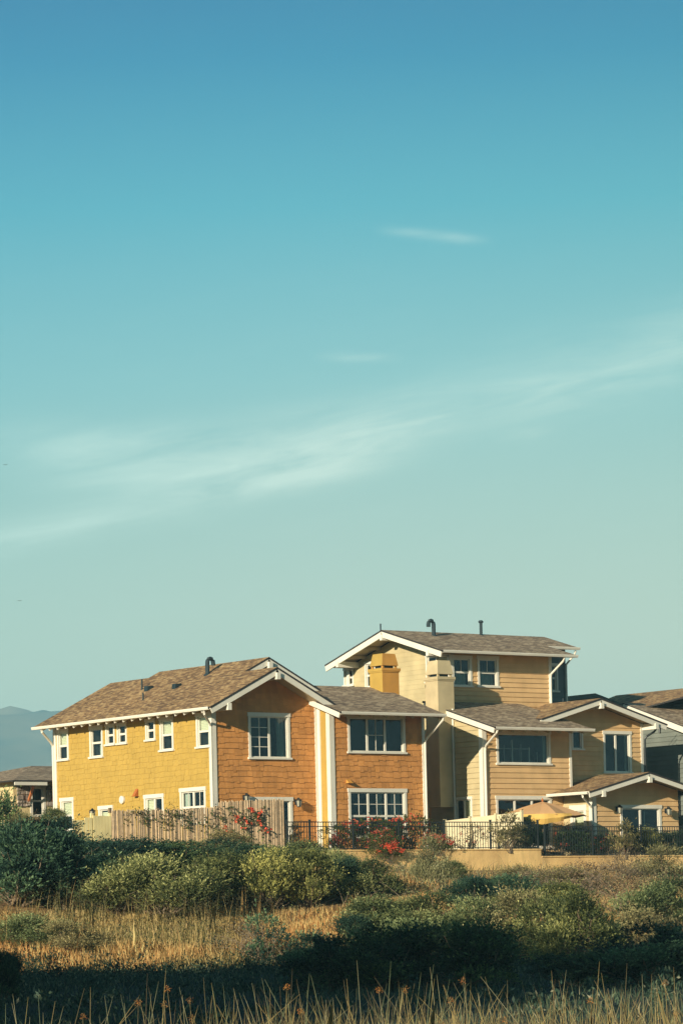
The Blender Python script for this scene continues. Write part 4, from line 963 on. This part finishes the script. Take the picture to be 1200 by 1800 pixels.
# bare branches on the right slope
for i, (px, py, lab) in enumerate(((855, 1640, 'pale bare dead branches poking out between dark shrubs below the tan house'), (1085, 1590, 'long bare twigs arching across the dry bushes at right'), (1190, 1670, 'bare arching twigs at the right edge of the slope'), (470, 1700, 'grey bare arching branches at the foot of the tufted bush'))):
    Y, x, y, z = hit(px, py); mb = MB()
    for k in range(22):
        a = random.uniform(0, 6.28); l = random.uniform(.8, 1.9); p = Vector((x, y, z)); pts = [p]; d = Vector((math.cos(a)*.7, math.sin(a)*.7, random.uniform(.5, 1.3))).normalized()
        for s in range(5): pts.append(pts[-1]+d*l/5); d = (d+Vector((random.uniform(-.2, .2), random.uniform(-.2, .2), -.16))).normalized()
        mb.tube(pts, [.02, .017, .014, .011, .008, .004], 4, cap=False)
    props(mb.build('dead_branches', 'reed_skin' if i == 0 else 'twig', None, None, (x, y, z)), lab, 'branches')
# ---- trees
def tree_meshes(mat, n_l, leaves, ll, cz=.68, rad=.34, lo=.38):
    L = []
    for i in range(n_l):
        a = random.uniform(0, 6.28); h = random.uniform(lo, .93); mx = rad*math.sin(math.pi*min(1, max(.08, (h-lo+.1)/(1.02-lo+.1))))**.6; r = mx*math.sqrt(random.random())
        L.append((r*math.cos(a), r*math.sin(a), h, random.uniform(.06, .12)))
    w = np.array([l[3]**2 for l in L]); w /= w.sum(); idx = RNG.choice(len(L), leaves, p=w); C = np.array([l[:3] for l in L])[idx]; R = np.array([l[3] for l in L])[idx]
    d = unit(RNG.normal(size=(leaves, 3))); p = C+d*(R*(.35+.65*RNG.random(leaves)))[:, None]; l = ll*(.6+.8*RNG.random(leaves))
    fol = np_mesh('crown', leaf_quads(p, d+RNG.normal(size=(leaves, 3))*.8, l, l*.55), 4, mat); mb = MB()
    mb.tube([(0, 0, -.02), (.01, .01, .2), (-.01, .02, .45), (.01, 0, .7), (.02, .01, .9)], [.035, .028, .02, .012, .003], 8)
    for l_ in L[:16]:
        z0 = max(.2, l_[2]-.22); mb.tube([(0, .01, z0), (l_[0]*.5, l_[1]*.5, z0+.12), l_[:3]], [.012, .008, .002], 5, cap=False)
    br = bpy.data.meshes.new('trunk'); br.from_pydata(mb.v, [], mb.f); br.materials.append(MATS['bark']); return fol, br
PROTO['tree0'] = tree_meshes('tree_leaf', 60, 9000, .035); PROTO['tree1'] = tree_meshes('tree_leaf', 75, 10000, .033, rad=.38, lo=.22); PROTO['bigshrub'] = tree_meshes('tree_leaf', 40, 7000, .045, rad=.42, lo=.12)
PN_T = ('crown', 'trunk')
def tree(kd, X, Y, h, w, label, group=None):
    x, y = H(X, Y); z = gz(X, Y); t = thing('tree', (x, y, z-.1), label, 'tree', group); t.scale = (w, w, h); t.rotation_euler = (0, 0, random.uniform(0, 6.28))
    for nm, me in zip(PN_T, PROTO[kd]): o = bpy.data.objects.new(nm, me); COL.objects.link(o); o.parent = t
_x, _y = H(-15.5, 143); plant('tree', 'dark1', (_x, _y, 3.1), (3.6, 3.6, 4.0), 1.2, 'dark bushy tree at the left edge beside the cottage', 'tree')
SG = 'unseen trees added left of the marsh for shade'  # row kept out of view, added to shade the marsh and left shrubs
for i, (X, Y, h, w_, kd) in enumerate(((-16.8, 105, 7.2, 6, 'tree1'), (-19.5, 101, 8.0, 6, 'tree1'), (-13.0, 92, 2.2, 3.5, 'bigshrub'), (-13.4, 88, 4.2, 4, 'bigshrub'), (-14, 82, 3.8, 5, 'tree1'), (-14.5, 76, 8.2, 6, 'tree1'), (-14.5, 70, 7.8, 7.5, 'tree1'), (-15, 63, 13, 9, 'tree1'), (-15.5, 56, 12.2, 10, 'tree1'), (-15, 48, 18.5, 11, 'tree1'), (-15, 40, 18.2, 12, 'tree1'), (-15.5, 32, 18.7, 12, 'tree1'), (-22, 68, 9.2, 8, 'tree1'), (-23, 58, 12.7, 10, 'tree1'), (-23, 47, 16.0, 12, 'tree1'), (-23, 36, 18.7, 12, 'tree1'))):
    tree(kd, X, Y, h, w_, 'tall leafy tree added out of view left of the marsh to cast shade', SG)
# ---- grass (uncountable)
def blades(name, mat, pts, hgt, wd, lean=.25, segs=1, loc=(0, 0, 0)):
    n = len(pts); a = RNG.random(n)*6.283; r = np.stack([np.cos(a), np.sin(a), np.zeros(n)], 1); l = RNG.normal(size=(n, 3))*lean; l[:, 2] = 1; l = unit(l)
    h = hgt[:, None]; w = wd[:, None]; mid = pts+l*h*.55; l2 = l+RNG.normal(size=(n, 3))*.15; tip = mid+unit(l2)*h*.45
    v = np.stack([pts-r*w*.5, pts+r*w*.5, mid+r*w*.35, tip, mid-r*w*.35], 1).reshape(-1, 3); return np_mesh(name, v, 5, mat)
def scatter(n, X0, X1, Y0, Y1, dens):
    out = []
    while len(out) < n:
        Y = random.uniform(Y0, Y1); hw = 640/FP*Y; X = random.uniform(max(X0, -hw-1), min(X1, hw+1))
        if random.random() < dens(X, Y): out.append((X, Y))
    return out
def pn(x, y): return .5+.25*math.sin(x*.55+2.1*math.sin(y*.23))+.25*math.sin(y*.8+1.7*math.sin(x*.4+1))
def dens(X, Y):
    yt = ytop(X); f = (Y-99.5)/(yt-99.5)
    if f > 1.: return 0
    px = X/Y*FP+600
    d = 1. if f < .45 else (.75 if px < 650 else .35)
    if px > 590 and f > .8: d = .07
    elif px > 640 and f > .5: d = .3
    if f > .35 and any((X-a)**2+(Y-b)**2 < r*r for a, b, r in SPOT): return 0
    return d*(.45+.55*pn(X, Y))
P_ = scatter(95000, -16, 16, 99.3, 137, dens); pts = []; hh = []
for X, Y in P_:
    x, y = H(X, Y); pts.append((x, y, gz(X, Y)-.03)); px = X/Y*FP+600; hh.append((.22+.26*pn(X*.7+5, Y*.7))*(1.15 if px < 420 else .85)*random.uniform(.55, 1.25))
me = blades('dry_grass', 'grass_dry', np.array(pts), np.array(hh), np.full(len(pts), .02)+.014*RNG.random(len(pts)), .28)
o = link_mesh('dry_grass', me); o['kind'] = 'stuff'; o['label'] = 'golden and grey green wild grass covering the slope'; o['category'] = 'grass'
# taller feathery stalks at the left
P_ = scatter(900, -16, -2, 101, 112, lambda X, Y: .9*pn(X, Y)); pts = []; tips = []; vs_ = []
for X, Y in P_:
    x, y = H(X, Y); pts.append((x, y, gz(X, Y)))
pts = np.array(pts); n = len(pts); hgt = .8+.6*RNG.random(n)
me1 = blades('stalks', 'grass_dry', pts, hgt, np.full(n, .014), .12)
q = pts+np.array([0, 0, 1.])*hgt[:, None]*.85; q = np.repeat(q, 9, 0)+RNG.normal(size=(n*9, 3))*[.05, .05, .12]
o = link_mesh('tall_weeds', me1); o['kind'] = 'stuff'; o['label'] = 'tall feathery weed stalks standing out of the grass at left'; o['category'] = 'weeds'
me2 = np_mesh('seed_plumes', leaf_quads(q, RNG.normal(size=(len(q), 3))+[0, 0, 1.4], np.full(len(q), .07), np.full(len(q), .028)), 4, 'leaf_olive'); link_mesh('seed_plumes', me2, o)
# low scrub between the bushes, and dark brush along the marsh edge
def clumps(n, region, rad, hgt, k, ll):
    P = []
    for X, Y in region(n):
        x, y = H(X, Y); z = gz(X, Y); r = random.uniform(*rad); h = random.uniform(*hgt); m = random.randrange(k//2, k); d = unit(RNG.normal(size=(m, 3))); d[:, 2] = np.abs(d[:, 2])
        P.append(np.array([x, y, z-.03])+d*np.array([r, r, h])*(.35+.65*RNG.random(m))[:, None])
    P = np.concatenate(P); m = len(P); return leaf_quads(P, RNG.normal(size=(m, 3))*.7+[0, 0, .9], ll*(.6+.8*RNG.random(m)), ll*.42*(.6+.8*RNG.random(m)))
def twigs(n, region):
    mb = MB()
    for X, Y in region(n):
        x, y = H(X, Y); a = random.uniform(0, 6.28); l = random.uniform(.3, 1.1); d = Vector((math.cos(a)*.7, math.sin(a)*.7, random.uniform(.4, 1.4))).normalized(); pts = [Vector((x, y, gz(X, Y)-.02))]
        for s in range(4): pts.append(pts[-1]+d*l/4); d = (d+Vector((random.uniform(-.3, .3), random.uniform(-.3, .3), -.22))).normalized()
        mb.tube(pts, [.009, .008, .006, .005, .002], 3, cap=False)
    me = bpy.data.meshes.new('twigs'); me.from_pydata(mb.v, [], mb.f); me.materials.append(MATS['twig']); return me
def d_up(X, Y):
    f = (Y-99.5)/(ytop(X)-99.5); px = X/Y*FP+600
    if f > (.80 if px > 590 else .97) or f < .04: return 0
    return (.95 if f > .35 else .30)*(1. if px > 600 else (.6 if f > .5 else .25))*(.3+.7*pn(X*1.7+3, Y*1.3))
ru = lambda n: scatter(n, -16, 16, 99.6, 137, d_up)
me = np_mesh('low_scrub', clumps(1500, ru, (.15, .5), (.12, .5), 95, .075), 4, 'leaf_scrub'); o = link_mesh('low_scrub', me); o['kind'] = 'stuff'; o['label'] = 'low olive and brown scrub filling the slope between the shrubs'; o['category'] = 'scrub'
link_mesh('twigs', twigs(900, lambda n: scatter(n, -16, 16, 99.6, 137, lambda X, Y: .3+d_up(X, Y) if Y < ytop(X)-1 else 0)), o)
rm = lambda n: scatter(n, -14, 14, 90, 101.5, lambda X, Y: max(0, .15+.85*math.exp(-((Y-99.5-1.2*math.sin(X*1.1)-.8*math.sin(X*2.7))/2.2)**2)))
me = np_mesh('marsh_brush', clumps(420, rm, (.2, .7), (.15, .75), 110, .085), 4, 'leaf_dark'); o = link_mesh('marsh_brush', me); o['kind'] = 'stuff'; o['label'] = 'ragged dark brush along the edge of the shaded marsh'; o['category'] = 'brush'
# shaded marsh plants
def dm(X, Y): return .25+.75*pn(X*1.4, Y*.5)**1.5
P_ = scatter(26000, -14, 14, 50, 100.5, dm); pts = []; hh = []
for X, Y in P_:
    x, y = H(X, Y); pts.append((x, y, gz(X, Y)-.03)); hh.append(random.uniform(.08, .26)*(.5+pn(X, Y)))
me = blades('marsh_grass', 'grass_marsh', np.array(pts), np.array(hh), .014+.016*RNG.random(len(pts)), .6)
o = link_mesh('marsh_grass', me); o['kind'] = 'stuff'; o['label'] = 'dark marsh grass on the shaded flat between slope and reeds'; o['category'] = 'grass'
rk = lambda n: scatter(n, -14, 14, 52, 99, lambda X, Y: .2+.8*pn(X*1.1+2, Y*.6)**2)
me = np_mesh('marsh_tussocks', clumps(260, rk, (.12, .5), (.10, .42), 120, .09), 4, 'grass_marsh'); o = link_mesh('marsh_tussocks', me); o['kind'] = 'stuff'; o['label'] = 'low tussocks scattered over the shaded marsh flat'; o['category'] = 'tussocks'
# ---- reeds in front
RM = []
for k in range(10):
    mb = MB(); bend = random.uniform(-.10, .10) if k < 8 else random.choice([-.3, .35]); b2 = random.uniform(-.04, .04); pts = [Vector((bend*(t/7)**2, b2*(t/7)**2, t/7)) for t in range(8)]
    mb.tube(pts, [.0038, .0037, .0036, .0034, .0032, .0028, .0023, .001], 5)
    me = bpy.data.meshes.new('reed'); me.from_pydata(mb.v, [], mb.f); me.materials.append(MATS['reed_skin']); me.polygons.foreach_set('use_smooth', [True]*len(mb.f)); RM.append(me)
Q = RNG.normal(size=(46, 3))*[.013, .013, .016]; SEED = np_mesh('seed_head', leaf_quads(Q, Q+RNG.normal(size=(46, 3))*.01, np.full(46, .014), np.full(46, .009)), 4, 'reed_seed')
def reed(px, py, Y, lean, k, seed=False, pxb=None):
    r = ray(px, py); x, y, z = CU+r[0]*Y, CV+r[1]*Y, r[2]*Y; X, Yc = XY(x, y); X0 = X-lean; bx, by = H(X0, Yc+random.uniform(-.15, .15)); bz = gz(X0, Yc)
    o = bpy.data.objects.new('reed', RM[k]); COL.objects.link(o); o.location = (bx, by, bz-.05)
    e = RM[k].vertices[-1].co; th = z-bz+.05; mid = RM[k]['e'] if False else None
    d = Vector((x-bx, y-by, z-bz+.05)); L_ = d.length; o.scale = (1, 1, L_); o.rotation_mode = 'QUATERNION'; o.rotation_quaternion = d.to_track_quat('Z', 'Y')
    if seed:
        props(o, 'thin pale reed topped by a small rusty brown seed cluster in the foreground', 'reed', 'reeds with seed clusters')
        s = bpy.data.objects.new('seed_head', SEED); COL.objects.link(s); s.parent = o
        tip = RM[k].vertices[len(RM[k].vertices)-3].co; s.location = (tip.x, tip.y, .985); s.scale = (1., 1., 1./L_)
    else: props(o, 'thin pale bare reed stem standing in the foreground reed bed', 'reed', 'bare foreground reeds')
HERO = [(283,1703),(503,1703),(350,1718),(630,1688),(688,1690),(747,1695),(790,1722),(1050,1690),(1102,1693),(995,1722),(1005,1738),(980,1705),(1140,1730),(1182,1700),(1186,1728),(1070,1710),(900,1722),(968,1706),(1146,1712),(165,1735),(198,1750),(50,1752),(100,1760),(245,1712),(315,1735),(545,1712),(552,1714),(605,1722),(620,1720),(725,1710),(755,1720),(770,1700),(1128,1712),(1110,1735),(1170,1745)]
HERO = [(x, y) for x, y in HERO]
for x, y in HERO: reed(x, y, random.uniform(33.5, 36.5), random.gauss(0, .10), random.randrange(8))
for i in range(250):
    x = random.uniform(0, 1210); f = .35+.65*min(1, max(0, (x-90)/330))
    if random.random() > f: continue
    y = 1800-random.betavariate(2.2, 2.6)*95*(.55+.45*f); reed(x, y, random.uniform(33.3, 37), random.gauss(0, random.choice((.12, .22, .42))), random.choice([0,1,2,3,4,5,6,7,8,9]))
for x, y in ((816,1721),(712,1737),(807,1757),(536,1776),(503,1732),(322,1758),(288,1763),(252,1760),(143,1785),(340,1788),(662,1738),(1040,1757),(1172,1725),(310,1736),(762,1797),(900,1792),(1180,1782)): reed(x, y, random.uniform(34, 36), random.gauss(0, .07), random.randrange(8), True)
P_ = [];
for i in range(5200):
    Y = random.uniform(33, 38.5); hw = 640/FP*Y; X = random.uniform(-hw, hw); f = min(1, max(.15, (X/hw+.8)/.7))
    if random.random() < f: P_.append((X, Y, f))
pts = np.array([(*H(X, Y), gz(X, Y)-.03) for X, Y, f in P_]); hgt = np.array([(.35+.8*random.betavariate(1.2, 2.2))*(.78+.22*f) for X, Y, f in P_]); me = blades('reed_litter', 'reed_skin', pts, hgt, np.full(len(pts), .009), .26)
o = link_mesh('reed_bed', me); o['kind'] = 'stuff'; o['label'] = 'dense short straw coloured reeds along the bottom edge'; o['category'] = 'reeds'
# ---- two far birds
for px, py, lab in ((10, 817, 'tiny dark bird high in the sky above the left hills'), (35, 1056, 'tiny dark bird lower in the sky just above the left hills')):
    r = ray(px, py); D_ = 420; c_ = Vector((CU+r[0]*D_, CV+r[1]*D_, r[2]*D_)); mb = MB(); X_ = Vector((CT, -ST, 0)); Yv = Vector((ST, CT, 0)); Zv = Vector((0, 0, 1))
    mb.tube([c_-Yv*.16, c_-Yv*.1, c_, c_+Yv*.1, c_+Yv*.2], [.005, .035, .045, .03, .01], 8)
    for s in (-1, 1):
        a = c_+X_*.03*s; mb.prism([a-Yv*.05, a+Yv*.06, a+X_*.15*s+Yv*.04+Zv*.05, a+X_*.26*s-Yv*.04+Zv*.02, a+X_*.14*s-Yv*.04+Zv*.05], Zv*.006)
    props(mb.build('bird', 'bird_black', None, None, c_), lab, 'bird')
# ================================================================== LIGHT, SKY, CAMERA
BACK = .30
w = bpy.data.worlds.new("World"); SC.world = w; w.use_nodes = True; nt = w.node_tree; nt.nodes.clear()
out = nt.nodes.new('ShaderNodeOutputWorld'); bg = nt.nodes.new('ShaderNodeBackground'); nt.links.new(bg.outputs[0], out.inputs[0])
sky = nt.nodes.new('ShaderNodeTexSky'); sky.sky_type = 'NISHITA'; sky.sun_disc = False
el = math.asin(SUN.z); sky.sun_elevation = el; sky.sun_rotation = math.atan2(SUN.x, SUN.y); sky.altitude = 0; sky.air_density = 1.; sky.dust_density = 1.; sky.ozone_density = 1.
tc = nt.nodes.new('ShaderNodeTexCoord')
def dot(v):
    n = nt.nodes.new('ShaderNodeVectorMath'); n.operation = 'DOT_PRODUCT'; n.inputs[1].default_value = v; nt.links.new(tc.outputs['Generated'], n.inputs[0]); return n.outputs['Value']
def M(op, a, b=None, c=None, clampit=False):
    n = nt.nodes.new('ShaderNodeMath'); n.operation = op; n.use_clamp = clampit
    for i, x in enumerate((a, b, c)):
        if x is None: continue
        if hasattr(x, 'is_linked'): nt.links.new(x, n.inputs[i])
        else: n.inputs[i].default_value = x
    return n.outputs[0]
X, Y, Z = dot((CT, -ST, 0)), dot((ST, CT, 0)), dot((0, 0, 1))
col = sky.outputs[0]

def lin(c): return tuple(((x/255)/12.92 if x/255 <= .04045 else ((x/255+.055)/1.055)**2.4) for x in c)
Yp = M('MAXIMUM', Y, .02); ex = M('MULTIPLY', M('DIVIDE', X, Yp), FP); ey = M('MULTIPLY', M('DIVIDE', Z, Yp), FP)   # bearing and height of the direction, as seen towards the houses
elev = M('ARCTAN2', Z, M('SQRT', M('ADD', M('MULTIPLY', X, X), M('MULTIPLY', Y, Y))))
def ratio(p):     # colour balance of the sky band by height
    T = [(.15, (1.38, .95, .74)), (.25, (1.27, .92, .76)), (.32, (1.18, .89, .77)), (.49, (1.02, .94, .94)), (.577, (.42, .83, .88)), (.70, (.0, .57, .77))]
    if p <= T[0][0]: return T[0][1]
    for (a, x), (b, y) in zip(T, T[1:]):
        if p <= b: return tuple(u+(v-u)*(p-a)/(b-a) for u, v in zip(x, y))
    return T[-1][1]
stops = [(0, (186,203,184)), (.10, (176,203,188)), (.20, (166,203,193)), (.30, (150,198,196)), (.42, (122,187,193)), (.55, (92,174,190)), (.66, (70,160,188)), (.74, (56,145,181)), (.85, (40,120,165)), (1., (24,80,125))]
f = M('MULTIPLY', elev, 1/math.radians(22.))
f2 = M('POWER', M('MAXIMUM', f, .0), 1.)
base = ramp(nt, f2, [(p, tuple(q*.89*(1.12-.42*min(1, p/.75))*ratio(p)[i] for i, q in enumerate(lin(c)))) for p, c in stops])
# thin cirrus
nv = nt.nodes.new('ShaderNodeCombineXYZ'); tl = M('ADD', ey, M('MULTIPLY', ex, -.16))
nt.links.new(M('MULTIPLY', ex, .0020), nv.inputs[0]); nt.links.new(M('MULTIPLY', tl, .0135), nv.inputs[1])
n1 = nt.nodes.new('ShaderNodeTexNoise'); n1.inputs['Scale'].default_value = 1.6; n1.inputs['Detail'].default_value = 10; n1.inputs['Roughness'].default_value = .66; n1.inputs['Distortion'].default_value = .5
nt.links.new(nv.outputs[0], n1.inputs['Vector'])
def band(slope, curve, c0, wdt, x0, x1, soft, amp):
    yc = M('ADD', M('ADD', M('MULTIPLY', ex, slope), c0), M('MULTIPLY', M('MULTIPLY', ex, ex), curve))
    d = M('DIVIDE', M('SUBTRACT', ey, yc), wdt); g = M('EXPONENT', M('MULTIPLY', M('MULTIPLY', d, d), -1.))
    a = M('DIVIDE', M('SUBTRACT', ex, x0), soft, None, True); b = M('DIVIDE', M('SUBTRACT', x1, ex), soft, None, True)
    return M('MULTIPLY', M('MULTIPLY', g, M('MULTIPLY', a, b)), amp)
# e = 1635 - y ; ex = x - 600
bs = [band(.19, .0, 812, 30, -1000, 180, 220, 1.0), band(.12, .00019, 868, 44, -640, 260, 200, .95), band(.10, .00018, 872, 60, -200, 1000, 400, .45), band(.05, 0, 815, 30, -560, 120, 220, .6), band(-.12, 0, 1240, 9, 80, 300, 70, .5), band(-.05, 0, 1008, 8, -30, 140, 60, .45), band(.13, .0001, 900, 70, 100, 900, 300, .35), band(.05, 0, 848, 14, 270, 420, 60, .35)]
s_ = bs[0]
for b in bs[1:]: s_ = M('ADD', s_, b)
nz = M('MULTIPLY', M('SUBTRACT', n1.outputs['Fac'], .27), 2.3, None, True)
cl = M('MULTIPLY', s_, nz, None, True)
nv2 = M('MULTIPLY', M('SUBTRACT', n1.outputs['Fac'], .5), .22, None, True)
cl = M('MAXIMUM', cl, M('MULTIPLY', nv2, M('DIVIDE', M('SUBTRACT', 1350, ey), 500, None, True)))
base = mixc(nt, M('MULTIPLY', cl, .55), base, lin((205, 218, 202)))
# paler and warmer to the right, deeper to the left for a vignette put into the sky
side = M('MULTIPLY_ADD', ex, 1/2400., .5, True)
base = mixc(nt, 1., base, ramp(nt, side, [(0, (.70, .90, .98)), (.25, (.86, .96, .99)), (.5, (1, 1, 1)), (.75, (1.02, 1.0, .97)), (1, (.98, .97, .95))]), 'MULTIPLY')
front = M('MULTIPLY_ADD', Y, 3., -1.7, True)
# towards the sun and overhead the Nishita sky, dimmed and tinted teal to set shadow fill
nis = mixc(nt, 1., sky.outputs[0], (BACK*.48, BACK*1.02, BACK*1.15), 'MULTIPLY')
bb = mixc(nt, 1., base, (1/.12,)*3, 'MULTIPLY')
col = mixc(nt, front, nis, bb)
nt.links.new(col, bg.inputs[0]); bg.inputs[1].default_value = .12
ld = bpy.data.lights.new('sun', 'SUN'); ld.energy = 5.0; ld.angle = math.radians(.5); ld.color = (1., .88, .70)
lo = bpy.data.objects.new('sun', ld); COL.objects.link(lo); lo.rotation_euler = SUN.to_track_quat('Z', 'Y').to_euler(); lo.location = SUN*60
cam = bpy.data.cameras.new('camera'); co = bpy.data.objects.new('camera', cam); COL.objects.link(co); SC.camera = co
cam.sensor_fit = 'VERTICAL'; cam.sensor_height = 36; cam.lens = FP/1800*36; cam.shift_y = (HY-900)/1800; cam.clip_start = .5; cam.clip_end = 30000
# look level along +Y of the camera plan, rolled by PHI
fwd = Vector((ST, CT, 0)); right = Vector((CT, -ST, 0)); upv = Vector((0, 0, 1))
r2 = right*math.cos(PHI)-upv*math.sin(PHI); u2 = right*math.sin(PHI)+upv*math.cos(PHI)
# principal point is (HX,HY): the shift moves along the rolled axes, which is what the measurement assumed
R = Matrix((r2, u2, -fwd)).transposed(); co.matrix_world = Matrix.Translation((CU, CV, 0)) @ R.to_4x4()
SC.view_settings.view_transform = 'Standard'; SC.view_settings.look = 'None'; SC.view_settings.gamma = 1.; SC.view_settings.exposure = .82
SC.cycles.max_bounces = 6; SC.cycles.transparent_max_bounces = 12; SC.cycles.diffuse_bounces = 3; SC.cycles.volume_bounces = 0
